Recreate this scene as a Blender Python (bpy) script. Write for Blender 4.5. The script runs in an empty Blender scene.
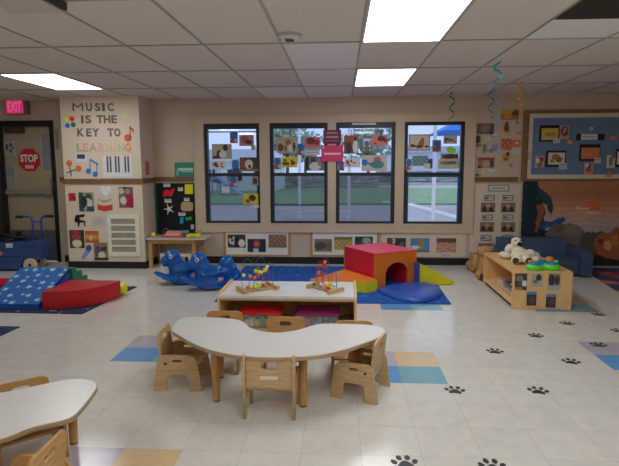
import bpy, bmesh, math, random
from mathutils import Vector, Matrix, Euler
random.seed(7)
PI = math.pi
SC = bpy.context.scene
COL = SC.collection
# ------------------------------------------------------------------ camera
F_PX, TH, PS, RO = 541.2, math.radians(7.328), math.radians(4.047), math.radians(-0.238)
CAM = Vector((0, 0, 1.45))
fw = Vector((-math.sin(PS)*math.cos(TH), math.cos(PS)*math.cos(TH), -math.sin(TH)))
r0 = Vector((math.cos(PS), math.sin(PS), 0)); u0 = r0.cross(fw)
rt = r0*math.cos(RO)+u0*math.sin(RO); up = u0*math.cos(RO)-r0*math.sin(RO)
cd = bpy.data.cameras.new('camera'); cam = bpy.data.objects.new('camera', cd); COL.objects.link(cam)
cam.matrix_world = Matrix(((rt.x, up.x, -fw.x, CAM.x), (rt.y, up.y, -fw.y, CAM.y), (rt.z, up.z, -fw.z, CAM.z), (0, 0, 0, 1)))
cd.sensor_fit = 'HORIZONTAL'; cd.sensor_width = 36; cd.lens = F_PX/619*36; cd.clip_end = 300
SC.camera = cam
# ------------------------------------------------------------------ world, exposure
w = bpy.data.worlds.new('World'); SC.world = w; w.use_nodes = True
bgn = w.node_tree.nodes['Background']
bgn.inputs[0].default_value = (0.80, 0.87, 1.0, 1); bgn.inputs[1].default_value = 1.3
SC.view_settings.view_transform = 'Standard'; SC.view_settings.look = 'None'
SC.view_settings.exposure = 0.0; SC.view_settings.gamma = 1; SC.view_settings.use_curve_mapping = False
LAMP = 8.6      # strength of every ceiling light panel
# ------------------------------------------------------------------ projection helpers
def _ray(x, y): return rt*((x-309.5)/F_PX)+up*((233-y)/F_PX)+fw
def onY(x, y, Y): d = _ray(x, y); return CAM+d*(Y/d.y)
def onX(x, y, X): d = _ray(x, y); return CAM+d*(X/d.x)
def onZ(x, y, Z=0.0): d = _ray(x, y); return CAM+d*((Z-CAM.z)/d.z)
# ------------------------------------------------------------------ colours, materials
def lin(c):
    return tuple((v/255/12.92 if v/255 <= .04045 else ((v/255+.055)/1.055)**2.4) for v in c)
GAIN = 2.1
def K(c, g=None):
    g = GAIN if g is None else g
    return tuple(min(.86, v*g) for v in lin(c))
MATS = {}
def mat(name, c, rough=.55, var=.06, scale=18, metal=0, gain=None, bump=0, coat=0, spec=.5):
    if name in MATS: return MATS[name]
    m = bpy.data.materials.new(name); m.use_nodes = True; MATS[name] = m
    nt = m.node_tree; b = nt.nodes['Principled BSDF']
    col = K(c, gain)
    b.inputs['Roughness'].default_value = rough; b.inputs['Metallic'].default_value = metal
    b.inputs['Coat Weight'].default_value = coat; b.inputs['Specular IOR Level'].default_value = spec
    tc = nt.nodes.new('ShaderNodeTexCoord'); n = nt.nodes.new('ShaderNodeTexNoise')
    n.inputs['Scale'].default_value = scale; n.inputs['Detail'].default_value = 4
    nt.links.new(tc.outputs['Object'], n.inputs['Vector'])
    r = nt.nodes.new('ShaderNodeValToRGB'); r.color_ramp.elements[0].position = .3; r.color_ramp.elements[1].position = .7
    r.color_ramp.elements[0].color = (*[v*(1-var) for v in col], 1); r.color_ramp.elements[1].color = (*[min(1, v*(1+var)) for v in col], 1)
    nt.links.new(n.outputs['Fac'], r.inputs[0]); nt.links.new(r.outputs[0], b.inputs['Base Color'])
    if bump:
        bp = nt.nodes.new('ShaderNodeBump'); bp.inputs['Strength'].default_value = bump; bp.inputs['Distance'].default_value = .003
        nt.links.new(n.outputs['Fac'], bp.inputs['Height']); nt.links.new(bp.outputs[0], b.inputs['Normal'])
    return m
def wood(name, c, c2, scale=(3, 3, 40), rough=.45, gain=None):
    m = mat(name, c, rough, .0, gain=gain); nt = m.node_tree; b = nt.nodes['Principled BSDF']
    tc = nt.nodes.new('ShaderNodeTexCoord'); mp = nt.nodes.new('ShaderNodeMapping'); mp.inputs['Scale'].default_value = scale
    n = nt.nodes.new('ShaderNodeTexNoise'); n.inputs['Scale'].default_value = 2.5; n.inputs['Detail'].default_value = 6; n.inputs['Distortion'].default_value = .6
    r = nt.nodes.new('ShaderNodeValToRGB'); r.color_ramp.elements[0].position = .3; r.color_ramp.elements[1].position = .72
    r.color_ramp.elements[0].color = (*K(c2, gain), 1); r.color_ramp.elements[1].color = (*K(c, gain), 1)
    nt.links.new(tc.outputs['Object'], mp.inputs[0]); nt.links.new(mp.outputs[0], n.inputs['Vector'])
    nt.links.new(n.outputs['Fac'], r.inputs[0]); nt.links.new(r.outputs[0], b.inputs['Base Color'])
    return m
def emis(name, c, s):
    m = bpy.data.materials.new(name); m.use_nodes = True; nt = m.node_tree; nt.nodes.clear()
    e = nt.nodes.new('ShaderNodeEmission'); e.inputs[0].default_value = (*c, 1); e.inputs[1].default_value = s
    o = nt.nodes.new('ShaderNodeOutputMaterial'); nt.links.new(e.outputs[0], o.inputs[0]); return m
def glass(name, tint, gl=.06):
    m = bpy.data.materials.new(name); m.use_nodes = True; nt = m.node_tree; nt.nodes.clear()
    t = nt.nodes.new('ShaderNodeBsdfTransparent'); t.inputs[0].default_value = (*tint, 1)
    g = nt.nodes.new('ShaderNodeBsdfGlossy'); g.inputs['Roughness'].default_value = .03
    x = nt.nodes.new('ShaderNodeMixShader'); x.inputs[0].default_value = gl
    o = nt.nodes.new('ShaderNodeOutputMaterial')
    nt.links.new(t.outputs[0], x.inputs[1]); nt.links.new(g.outputs[0], x.inputs[2]); nt.links.new(x.outputs[0], o.inputs[0]); return m
def attr_mat(name, rough=.5, coat=0):
    m = bpy.data.materials.new(name); m.use_nodes = True; nt = m.node_tree; b = nt.nodes['Principled BSDF']
    a = nt.nodes.new('ShaderNodeAttribute'); a.attribute_name = 'Col'
    nt.links.new(a.outputs['Color'], b.inputs['Base Color']); b.inputs['Roughness'].default_value = rough
    b.inputs['Coat Weight'].default_value = coat
    return m
PRINT = attr_mat('printed_paper', .45); FABPRINT = attr_mat('printed_fabric', .8)
wall_m = mat('painted_wall', (146, 134, 119), .6, .02, 3, bump=.02, gain=2.25)
col_m = mat('cream_panel', (165, 154, 139), .6, .02, 3, gain=2.1)
casing_m = mat('window_casing', (148, 135, 118), .5, .03, 5, gain=2.3)
black_m = mat('black_rubber', (16, 15, 16), .4, .1)
frame_m = mat('dark_bronze_metal', (26, 28, 34), .4, .05)
rail_m = wood('brown_rail_wood', (102, 76, 52), (84, 60, 40), (4, 30, 30))
birch = wood('birch_ply', (158, 134, 100), (138, 114, 82), (4, 4, 26))
birch2 = wood('amber_ply', (158, 122, 76), (138, 102, 60), (4, 4, 26))
legwood = wood('table_leg_maple', (156, 118, 70), (134, 98, 54), (20, 20, 4))
shelfw = wood('pale_maple', (184, 146, 102), (170, 130, 86), (16, 3, 3))
edge_m = wood('table_edge_ply', (140, 120, 92), (118, 98, 72), (3, 3, 30))
lam_m = mat('white_laminate', (172, 170, 168), .28, .015, 4, gain=2.0)
whitep = mat('white_plastic', (190, 188, 184), .4, .02)
paper = mat('white_paper', (178, 176, 176), .6, .02)
dkhole = mat('dark_interior', (24, 20, 18), .8)
metal_m = mat('grey_metal', (110, 108, 106), .35, .04, metal=.4)
# ------------------------------------------------------------------ mesh helpers
def finish(name, bm, m, parent=None, smooth=False, bevel=0, center=False):
    me = bpy.data.meshes.new(name)
    if bevel:
        bmesh.ops.bevel(bm, geom=[e for e in bm.edges if e.calc_face_angle(0) > .5], offset=bevel, segments=2, affect='EDGES', profile=.5)
    bmesh.ops.recalc_face_normals(bm, faces=bm.faces)
    bm.to_mesh(me); bm.free()
    return wrap(name, me, m, parent, smooth, center)
def wrap(name, me, m, parent=None, smooth=False, center=False):
    ms = m if isinstance(m, (list, tuple)) else [m]
    if len(me.materials): me.materials.clear()
    for q in ms: me.materials.append(q)
    if smooth:
        for p in me.polygons: p.use_smooth = True
    o = bpy.data.objects.new(name, me); COL.objects.link(o)
    if parent: o.parent = parent
    if center and not parent:
        xs = [v.co for v in me.vertices]
        c = Vector((sum(v.x for v in xs), sum(v.y for v in xs), sum(v.z for v in xs)))/max(1, len(xs))
        me.transform(Matrix.Translation(-c)); o.location = c
    return o
def tag(o, label, cat, group=None, kind=None):
    o['label'] = label; o['category'] = cat
    if group: o['group'] = group
    if kind: o['kind'] = kind
    return o
def struct(o, kind='structure'): o['kind'] = kind; return o
def thing(name, label, cat, loc=(0, 0, 0), rz=0, group=None):
    o = bpy.data.objects.new(name, None); COL.objects.link(o); o.empty_display_size = .1
    o.location = loc; o.rotation_euler = (0, 0, rz); return tag(o, label, cat, group)
def dup(o, loc=None, rz=None, parent=None):
    c = o.copy(); COL.objects.link(c)
    if parent: c.parent = parent
    if loc is not None: c.location = loc
    if rz is not None: c.rotation_euler = (0, 0, rz)
    for ch in list(o.children): dup(ch, parent=c)
    return c
def box(bm, x0, x1, y0, y1, z0, z1, M=None):
    vs = [bm.verts.new((x, y, z)) for z in (z0, z1) for x, y in ((x0, y0), (x1, y0), (x1, y1), (x0, y1))]
    for f in ((3, 2, 1, 0), (4, 5, 6, 7), (0, 1, 5, 4), (1, 2, 6, 5), (2, 3, 7, 6), (3, 0, 4, 7)): bm.faces.new([vs[i] for i in f])
    if M is not None: bmesh.ops.transform(bm, matrix=M, verts=vs)
    return vs
def B(*a, **k): bm = bmesh.new(); box(bm, *a, **k); return bm
def cone(bm, p0, p1, ra, rb, seg=20, cap=True):
    p0 = Vector(p0); p1 = Vector(p1); d = p1-p0
    M = Matrix.Translation((p0+p1)/2) @ d.to_track_quat('Z', 'Y').to_matrix().to_4x4()
    bmesh.ops.create_cone(bm, cap_ends=cap, segments=seg, radius1=ra, radius2=rb, depth=d.length, matrix=M)
def ball(bm, c, r, sub=2, sc=(1, 1, 1), rot=None):
    M = Matrix.Translation(Vector(c)) @ (Euler(rot).to_matrix().to_4x4() if rot else Matrix()) @ Matrix.Diagonal((*sc, 1))
    bmesh.ops.create_icosphere(bm, subdivisions=sub, radius=r, matrix=M)
def tube(bm, pts, r, seg=8):
    pts = [Vector(p) for p in pts]; rings = []
    for i, p in enumerate(pts):
        t = (pts[min(i+1, len(pts)-1)]-pts[max(i-1, 0)]).normalized()
        if i == 0: n = t.orthogonal().normalized()
        else: n = (n-t*n.dot(t)).normalized()
        b = t.cross(n)
        rings.append([bm.verts.new(p+(n*math.cos(a*2*PI/seg)+b*math.sin(a*2*PI/seg))*r) for a in range(seg)])
    for i in range(len(rings)-1):
        for a in range(seg): bm.faces.new((rings[i][a], rings[i][(a+1) % seg], rings[i+1][(a+1) % seg], rings[i+1][a]))
    bm.faces.new(rings[0][::-1]); bm.faces.new(rings[-1])
def prism(bm, pts, d0, d1, axis='z'):
    def P(a, b, d): return {'z': (a, b, d), 'y': (a, d, b), 'x': (d, a, b)}[axis]
    A = [bm.verts.new(P(a, b, d0)) for a, b in pts]; C = [bm.verts.new(P(a, b, d1)) for a, b in pts]
    bm.faces.new(A[::-1]); bm.faces.new(C); n = len(pts)
    for i in range(n): bm.faces.new((A[i], A[(i+1) % n], C[(i+1) % n], C[i]))
def rrect(x0, y0, x1, y1, r, n=5):
    o = []
    for cx, cy, a in ((x1-r, y0+r, -PI/2), (x1-r, y1-r, 0), (x0+r, y1-r, PI/2), (x0+r, y0+r, PI)):
        for i in range(n+1): t = a+i/n*PI/2; o.append((cx+r*math.cos(t), cy+r*math.sin(t)))
    return o
def plate(outlines, t, bevel=0):
    """flat board with holes: outlines in XY, thickness t about z=0 -> mesh"""
    cu = bpy.data.curves.new('tmp', 'CURVE'); cu.dimensions = '2D'; cu.fill_mode = 'BOTH'; cu.extrude = t/2-bevel; cu.bevel_depth = bevel; cu.bevel_resolution = 1; cu.offset = -bevel
    for ol in outlines:
        s = cu.splines.new('POLY'); s.points.add(len(ol)-1); s.use_cyclic_u = True
        for p, q in zip(s.points, ol): p.co = (q[0], q[1], 0, 1)
    return curve_mesh(cu)
def curve_mesh(cu):
    o = bpy.data.objects.new('tmp', cu); COL.objects.link(o)
    dg = bpy.context.evaluated_depsgraph_get(); dg.update()
    me = bpy.data.meshes.new_from_object(o.evaluated_get(dg)); bpy.data.objects.remove(o)
    return me
YZ = Matrix(((0, 0, 1, 0), (1, 0, 0, 0), (0, 1, 0, 0), (0, 0, 0, 1)))   # XY plate -> stands in YZ
XZ = Matrix(((1, 0, 0, 0), (0, 0, -1, 0), (0, 1, 0, 0), (0, 0, 0, 1)))  # XY plate -> stands in XZ, front to -y
def text_mesh(s, w, h, bold=.02, t=.002):
    cu = bpy.data.curves.new('tmp', 'FONT'); cu.body = s; cu.size = 1; cu.extrude = .01; cu.offset = bold
    me = curve_mesh(cu); xs = [v.co.x for v in me.vertices]; ys = [v.co.y for v in me.vertices]
    x0, x1, y0, y1 = min(xs), max(xs), min(ys), max(ys)
    me.transform(Matrix.Diagonal((w/(x1-x0), h/(y1-y0), t/.02, 1)) @ Matrix.Translation((-(x0+x1)/2, -(y0+y1)/2, 0)))
    return me
def smoothpts(P, n=6):
    o = []; N = len(P)
    for i in range(N):
        p0, p1, p2, p3 = [Vector((*P[(i+k) % N][:2], 0)) for k in (-1, 0, 1, 2)]
        for j in range(n):
            t = j/n
            q = .5*((2*p1)+(-p0+p2)*t+(2*p0-5*p1+4*p2-p3)*t*t+(-p0+3*p1-3*p2+p3)*t**3); o.append((q.x, q.y))
    return o
def blob(name, ells, m, parent, voxel=.008, sm=4):
    bm = bmesh.new()
    for e in ells: ball(bm, e[0], 1, 3, e[1], e[2] if len(e) > 2 else None)
    me = bpy.data.meshes.new('tmp'); bm.to_mesh(me); bm.free(); o = bpy.data.objects.new('tmp', me); COL.objects.link(o)
    r = o.modifiers.new('r', 'REMESH'); r.mode = 'VOXEL'; r.voxel_size = voxel
    s = o.modifiers.new('s', 'SMOOTH'); s.iterations = sm
    dg = bpy.context.evaluated_depsgraph_get(); dg.update()
    m2 = bpy.data.meshes.new_from_object(o.evaluated_get(dg)); bpy.data.objects.remove(o)
    return wrap(name, m2, m, parent, smooth=True)
# ------------------------------------------------------------------ printed sheets
def shade(shapes, u, v, bg):
    c = bg
    for s in shapes:
        k = s[0]
        if k == 'e':
            if ((u-s[1])/s[3])**2+((v-s[2])/s[4])**2 <= 1: c = s[5]
        elif k == 'r':
            if s[1] <= u <= s[3] and s[2] <= v <= s[4]: c = s[5]
        elif k == 'g':
            t = (v-s[1])/(s[2]-s[1])
            if 0 <= t <= 1: c = tuple(a+(b-a)*t for a, b in zip(s[3], s[4]))
        elif k == 'n':   # mottling
            f = math.sin(u*s[2]*7.1+s[3])*math.sin(v*s[2]*5.3+s[3]*2)+math.sin((u+v)*s[2]*9.7+s[3]*3)*.6
            if f > s[4]: c = s[1]
        elif k == 'p':
            P = s[1]; ins = False; j = len(P)-1
            for i in range(len(P)):
                if (P[i][1] > v) != (P[j][1] > v) and u < (P[j][0]-P[i][0])*(v-P[i][1])/(P[j][1]-P[i][1])+P[i][0]: ins = not ins
                j = i
            if ins: c = s[2]
    return c
SAT = .85; GRAIN = .28; GR = random.Random(11)
def colour_mesh(nu, nv, pos, fn, back=.002, nrm=None):
    """grid of coloured vertices with a thin closed body behind it"""
    bm = bmesh.new(); L = bm.verts.layers.float_color.new('Col')
    g = []
    for j in range(nv+1):
        row = []
        for i in range(nu+1):
            v = bm.verts.new(pos(i/nu, j/nv)); q_ = tuple(max(3, k_*(1+GRAIN*(GR.random()-.5))) for k_ in fn(i/nu, j/nv)); mq = sum(q_)/3; v[L] = (*K(tuple(mq+(k_-mq)*SAT for k_ in q_), 1.9), 1); row.append(v)
        g.append(row)
    for j in range(nv):
        for i in range(nu): bm.faces.new((g[j][i], g[j][i+1], g[j+1][i+1], g[j+1][i]))
    if nrm is not None:
        d = -nrm*back; wc = (.6, .6, .6, 1); q = []
        for c in (g[0][0], g[0][-1], g[-1][-1], g[-1][0]):
            v = bm.verts.new(c.co); v[L] = wc; v2 = bm.verts.new(c.co+d); v2[L] = wc; q.append((v, v2))
        for k in range(4):
            a, b = q[k], q[(k+1) % 4]; bm.faces.new((a[0], a[1], b[1], b[0]))
        bm.faces.new([x[1] for x in q])
    return bm
def sheet(name, px, shapes, label, cat, Y, bg=(170, 165, 160), group=None, border=None, parent=None, cell=.011, rot=0):
    x0, y0, x1, y1 = px; c = onY((x0+x1)/2, (y0+y1)/2, Y)
    wd = (onY(x1, (y0+y1)/2, Y)-onY(x0, (y0+y1)/2, Y)).x; ht = (onY((x0+x1)/2, y0, Y)-onY((x0+x1)/2, y1, Y)).z
    nu = max(2, int(wd/cell)); nv = max(2, int(ht/cell))
    def fn(u, v):
        if border and (u < border[0] or u > 1-border[0] or v < border[0]*wd/ht or v > 1-border[0]*wd/ht): return border[1]
        return shade(shapes, u, v, bg)
    R = Matrix.Rotation(rot, 3, 'Y')
    bm = colour_mesh(nu, nv, lambda u, v: R @ Vector(((u-.5)*wd, 0, (.5-v)*ht)), fn, .002, Vector((0, -1, 0)))
    o = finish(name, bm, PRINT); o.location = (c.x, Y-.003, c.z)
    if parent: o.parent = parent; o.location = Vector(o.location)-parent.location
    else: tag(o, label, cat, group)
    return o
def marks(n, c, seed=1):
    r = random.Random(seed); return [('e', r.uniform(.15, .85), r.uniform(.2, .8), r.uniform(.05, .14), r.uniform(.06, .18), c) for _ in range(n)]
def lines(n, c=(110, 110, 118)): return [('r', .12, (i+.6)/(n+.4)-.06, .88, (i+.6)/(n+.4)+.06, c) for i in range(n)]
# ================================================================== ROOM
YW, ZC = 7.74, 2.37
XL, XR, YB = -6.2, 5.2, -3.0
TS = .3028; FX0, FY0 = .3617, 3.776; FA = .012       # floor tiles: size, origin, slight turn against the walls
GX0, GY0, GW, GL, GA = -.515, 4.282, .607, 1.18, .0127    # ceiling grid
# floor: a grid of tiles, coloured ones by material slot
def tile_mat(name, c, rough=.2):
    fg = FG if 'white' in name else 1.5; m = mat(name, c, rough, 0, gain=fg, spec=.5); nt = m.node_tree; b = nt.nodes['Principled BSDF']
    tc = nt.nodes.new('ShaderNodeTexCoord')
    n = nt.nodes.new('ShaderNodeTexNoise'); n.inputs['Scale'].default_value = 9; n.inputs['Detail'].default_value = 8; n.inputs['Roughness'].default_value = .7
    nt.links.new(tc.outputs['Object'], n.inputs['Vector'])
    br = nt.nodes.new('ShaderNodeTexBrick'); br.offset = 0; br.inputs['Scale'].default_value = 1; br.inputs['Brick Width'].default_value = TS; br.inputs['Row Height'].default_value = TS
    br.inputs['Mortar Size'].default_value = .0022; br.inputs['Mortar Smooth'].default_value = .3
    col = K(c, fg)
    br.inputs['Color1'].default_value = (*[min(1, v*1.02) for v in col], 1); br.inputs['Color2'].default_value = (*[v*.975 for v in col], 1); br.inputs['Mortar'].default_value = (*[v*.8 for v in col], 1)
    mp = nt.nodes.new('ShaderNodeMapping'); mp.inputs['Rotation'].default_value = (0, 0, -FA); mp.inputs['Location'].default_value = (-(FX0*math.cos(FA)+FY0*math.sin(FA))+TS*40, -(-FX0*math.sin(FA)+FY0*math.cos(FA))+TS*40, 0)
    nt.links.new(tc.outputs['Object'], mp.inputs[0]); nt.links.new(mp.outputs[0], br.inputs['Vector'])
    mx = nt.nodes.new('ShaderNodeMix'); mx.data_type = 'RGBA'; mx.blend_type = 'MULTIPLY'; mx.inputs['Factor'].default_value = 1
    r = nt.nodes.new('ShaderNodeValToRGB'); r.color_ramp.elements[0].position = .3; r.color_ramp.elements[0].color = (.9, .9, .9, 1); r.color_ramp.elements[1].position = .7; r.color_ramp.elements[1].color = (1.05, 1.05, 1.05, 1)
    nt.links.new(n.outputs['Fac'], r.inputs[0]); nt.links.new(br.outputs['Color'], mx.inputs['A']); nt.links.new(r.outputs[0], mx.inputs['B']); nt.links.new(mx.outputs['Result'], b.inputs['Base Color'])
    n2 = nt.nodes.new('ShaderNodeTexNoise'); n2.inputs['Scale'].default_value = 1.6; n2.inputs['Detail'].default_value = 5
    nt.links.new(tc.outputs['Object'], n2.inputs['Vector'])
    mr = nt.nodes.new('ShaderNodeMapRange'); mr.inputs[3].default_value = rough-.10; mr.inputs[4].default_value = rough+.02
    nt.links.new(n2.outputs['Fac'], mr.inputs[0]); nt.links.new(mr.outputs[0], b.inputs['Roughness'])
    return m
FG = 1.9
tm = [tile_mat('floor_tile_white', (173, 170, 165)), tile_mat('floor_tile_lilac', (164, 158, 174)), tile_mat('floor_tile_blue', (84, 140, 194)),
      tile_mat('floor_tile_tan', (194, 170, 130)), tile_mat('floor_tile_teal', (110, 156, 166))]
cells = {}
def patch(i, j, q):            # 2x2 patch: lilac, tan over blue, teal; (i,j) is the blue tile
    for (a, b, s) in q: cells[(i+a, j+b)] = s
full = [(0, 0, 2), (1, 0, 4), (0, 1, 1), (1, 1, 3)]
patch(-1, -1, full); patch(-7, 0, full); patch(5, 0, full); patch(5, 5, full); patch(0, 5, [(0, 0, 2), (1, 0, 4), (0, 1, 1), (1, 1, 3)]); patch(-6, -6, full)
bm = bmesh.new(); V = {}
i0, i1, j0, j1 = -24, 18, -25, 15
for i in range(i0, i1+1):
    for j in range(j0, j1+1):
        u_, v_ = i*TS, j*TS; V[i, j] = bm.verts.new((FX0+u_*math.cos(FA)-v_*math.sin(FA), FY0+u_*math.sin(FA)+v_*math.cos(FA), 0))
for i in range(i0, i1):
    for j in range(j0, j1):
        a, b, c, d = V[i, j], V[i+1, j], V[i+1, j+1], V[i, j+1]
        if (b.co-a.co).length < 1e-5 or (d.co-a.co).length < 1e-5: continue
        f = bm.faces.new((a, b, c, d)); f.material_index = cells.get((i, j), 0)
def trim_to_room(bm):
    for co, no in (((XL, 0, 0), (-1, 0, 0)), ((XR, 0, 0), (1, 0, 0)), ((0, YB, 0), (0, -1, 0)), ((0, YW, 0), (0, 1, 0))):
        bmesh.ops.bisect_plane(bm, geom=bm.verts[:]+bm.edges[:]+bm.faces[:], plane_co=co, plane_no=no, clear_outer=True)
trim_to_room(bm)
struct(finish('floor', bm, tm))
struct(finish('floor_slab', B(XL-.2, XR+.2, YB-.2, YW+.15, -.12, -.004), wall_m))['kind'] = 'structure'
# ceiling with lay-in tiles
cm = mat('ceiling_tile', (138, 131, 124), .85, .05, 60, bump=.35, gain=3.0)
cm2 = mat('ceiling_tile_clean', (144, 140, 139), .85, .03, 60, bump=.2, gain=3.2)
bm = bmesh.new(); box(bm, XL-.2, XR+.2, YB-.2, YW+.15, ZC, ZC+.1); struct(finish('ceiling', bm, cm))
bm = bmesh.new()
clean = [(0, 0), (0, 1), (0, 2), (-1, 2), (3.0, -.5)]
for a, b in clean:
    if a == 3.0: box(bm, 3*GW, 5*GW, -.57, 0, ZC-.004, ZC+.002)
    else: box(bm, a*GW, (a+1)*GW, b*GL, (b+1)*GL, ZC-.004, ZC+.002)
GM = Matrix.Translation((GX0, GY0, 0)) @ Matrix.Rotation(GA, 4, 'Z')
bmesh.ops.transform(bm, matrix=GM, verts=bm.verts); trim_to_room(bm)
struct(finish('trim_1', bm, cm2))
bar = mat('ceiling_grid_bar', (116, 110, 104), .5, .03, gain=2.6)
bm = bmesh.new()
for k in range(-11, 11): box(bm, k*GW-.008, k*GW+.008, -8, 4, ZC-.008, ZC+.002)
for k in range(-7, 4): box(bm, -7, 7, k*GL-.008, k*GL+.008, ZC-.0085, ZC+.0015)
bmesh.ops.transform(bm, matrix=GM, verts=bm.verts); trim_to_room(bm)
struct(finish('trim_2', bm, bar))
# walls
WT = .15
def winx(px, Y=7.74): return onY(px, 170, Y).x
WIN = [(-2.058-.002, -1.255), (-1.11, -.285), (-.168, .663), (.788, 1.617)]
ZT, ZB = 2.017, .592
DX0, DX1, DZ = -5.12, -4.285, 2.085
bm = bmesh.new()
xs = [XL-.2, DX0, DX1, WIN[0][0], WIN[0][1], WIN[1][0], WIN[1][1], WIN[2][0], WIN[2][1], WIN[3][0], WIN[3][1], XR+.2]
for a in range(len(xs)-1):
    if a == 1: box(bm, xs[a], xs[a+1], YW, YW+WT, DZ, ZC)
    elif a in (3, 5, 7, 9):
        box(bm, xs[a], xs[a+1], YW, YW+WT, 0, ZB); box(bm, xs[a], xs[a+1], YW, YW+WT, ZT, ZC)
    else: box(bm, xs[a], xs[a+1], YW, YW+WT, 0, ZC)
struct(finish('wall_back', bm, wall_m))
struct(finish('wall_left', B(XL-.15, XL, YB, YW, 0, ZC), wall_m))
struct(finish('wall_right', B(XR, XR+.15, YB, YW, 0, ZC), wall_m))
struct(finish('wall_front', B(XL, XR, YB-.15, YB, 0, ZC), wall_m))
CX0, CX1, CY = -3.915, -2.815, 7.27
struct(finish('wall_column', B(CX0, CX1, CY, YW, 0, ZC), [col_m]))
bm = bmesh.new(); box(bm, CX0-.008, CX1+.008, CY-.012, YW, 0, .095); struct(finish('baseboard_column', bm, black_m))
bm = bmesh.new(); box(bm, CX1+.01, 2.42, YW-.012, YW, 0, .1); box(bm, DX1+.06, CX0-.01, YW-.012, YW, 0, .1); struct(finish('baseboard_back', bm, black_m))
zr0, zr1 = 1.20, 1.262
bm = bmesh.new(); box(bm, CX0-.02, CX1+.02, CY-.02, YW-.02, onY(100, 183.6, CY).z, onY(100, 178.8, CY).z); struct(finish('trim_3', bm, rail_m))
bm = bmesh.new(); box(bm, CX1+.02, winx(195.5)-.022, YW-.022, YW, zr0, zr1+.002); box(bm, DX1+.06, CX0-.02, YW-.022, YW, zr0, zr1); struct(finish('trim_4', bm, rail_m))
bm = bmesh.new(); box(bm, winx(473.5)+.022, 2.355, YW-.022, YW, 1.187, 1.25); struct(finish('trim_5', bm, rail_m))
# window casing
ca0, ca1 = winx(195.5), winx(473.5); ct = onY(330, 115.3, YW).z; cb = onY(330, 231, YW).z
bm = bmesh.new(); Yc = YW-.022
box(bm, ca0, WIN[0][0], Yc, YW, cb, ct); box(bm, WIN[3][1], ca1, Yc, YW, cb, ct)
for a in range(3): box(bm, WIN[a][1], WIN[a+1][0], Yc, YW, ZB, ZT)
box(bm, WIN[0][0], WIN[3][1], Yc, YW, ZT, ct); box(bm, WIN[0][0], WIN[3][1], Yc, YW, cb, ZB)
struct(finish('trim_6', bm, casing_m))
bm = bmesh.new(); box(bm, ca0-.02, ca1+.02, Yc-.012, YW, cb-.02, cb); box(bm, ca0-.02, ca1+.02, Yc-.012, Yc+.005, ct, ct+.018)
box(bm, ca0-.014, ca0, Yc-.008, YW, cb, ct); box(bm, ca1, ca1+.014, Yc-.008, YW, cb, ct); struct(finish('trim_7', bm, casing_m))
gl_up = glass('window_glass', (.74, .81, .95)); gl_lo = glass('screened_glass', (.50, .54, .61)); gl_lo4 = glass('lower_glass', (.84, .88, .96))
blue_edge = mat('blue_painted_metal', (24, 80, 128), .5)
for n, (a, b) in enumerate(WIN):
    z1 = onY((280), 173.4, YW+.03).z; z2 = onY(280, 176, YW+.03).z
    e = thing('window_%d' % (n+1), '', ''); del e['label']; del e['category']; e['kind'] = 'structure'; e.location = (a, YW, ZB)
    def L(bm): bmesh.ops.translate(bm, verts=bm.verts, vec=(-a, -YW, -ZB)); return bm
    t = .05; top = .075 if n < 3 else .045
    bm = bmesh.new(); y0, y1 = YW+.01, YW+.09
    box(bm, a, a+t, y0, y1, ZB, ZT); box(bm, b-t, b, y0, y1, ZB, ZT); box(bm, a+t, b-t, y0, y1, ZT-top, ZT); box(bm, a+t, b-t, y0, y1, ZB, ZB+.03)
    finish('window_frame', L(bm), frame_m, e)
    bm = bmesh.new(); box(bm, a+t, b-t, YW+.02, YW+.075, z2, z1+.008); finish('meeting_rail', L(bm), frame_m, e)
    finish('upper_pane', L(B(a+t, b-t, YW+.05, YW+.054, z1, ZT-top)), gl_up, e)
    finish('lower_pane', L(B(a+t, b-t, YW+.06, YW+.064, ZB+.03, z2)), gl_lo4 if n == 3 else gl_lo, e)
    if n == 3:
        bm = bmesh.new(); s = .022
        box(bm, a+t, a+t+s, YW+.045, YW+.058, ZB+.03, z2); box(bm, b-t-s, b-t, YW+.045, YW+.058, ZB+.03, z2); box(bm, a+t+s, b-t-s, YW+.045, YW+.058, z2-s, z2)
        finish('lower_sash', L(bm), blue_edge, e)
    if n in (0, 1):
        bm = bmesh.new()
        if n == 0: zz = onY(230, 131.6, YW).z
        else: zz = onY(300, 205.5, YW).z
        box(bm, a+t, b-t, YW+.066, YW+.08, zz-.008, zz+.008); finish('muntin', L(bm), frame_m, e)
    if n == 2: finish('shade_label', L(B(onY(352, 120, YW).x, onY(376, 120, YW).x, YW+.004, YW+.0105, onY(352, 124.8, YW).z, onY(352, 123, YW).z)), paper, e)
# ------------------------------------------------------------------ door
e = thing('door_1', '', '', (DX0, YW, 0)); del e['label']; del e['category']; e['kind'] = 'structure'
def L(bm, o=None): o = o or e; bmesh.ops.translate(bm, verts=bm.verts, vec=-Vector(o.location)); return bm
doorm = mat('beige_door_paint', (128, 116, 98), .5, .03, 4)
jt = .05
bm = bmesh.new(); box(bm, DX0, DX0+jt, YW-.03, YW+.1, 0, DZ); box(bm, DX1-jt, DX1, YW-.03, YW+.1, 0, DZ); box(bm, DX0+jt, DX1-jt, YW-.03, YW+.1, DZ-.085, DZ)
finish('door_frame', L(bm), black_m, e)
leaf = finish('door_leaf', L(B(DX0+jt, DX1-jt, YW+.02, YW+.065, .01, DZ-.085)), doorm, e)
zk = onY(45, 230, YW).z
finish('kick_plate', L(B(DX0+jt+.02, DX1-jt-.01, YW+.012, YW+.02, .01, zk)), mat('kick_plate_grey', (74, 74, 78), .35), leaf).location = (0, 0, 0)
zp = onY(25, 192, YW).z
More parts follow.
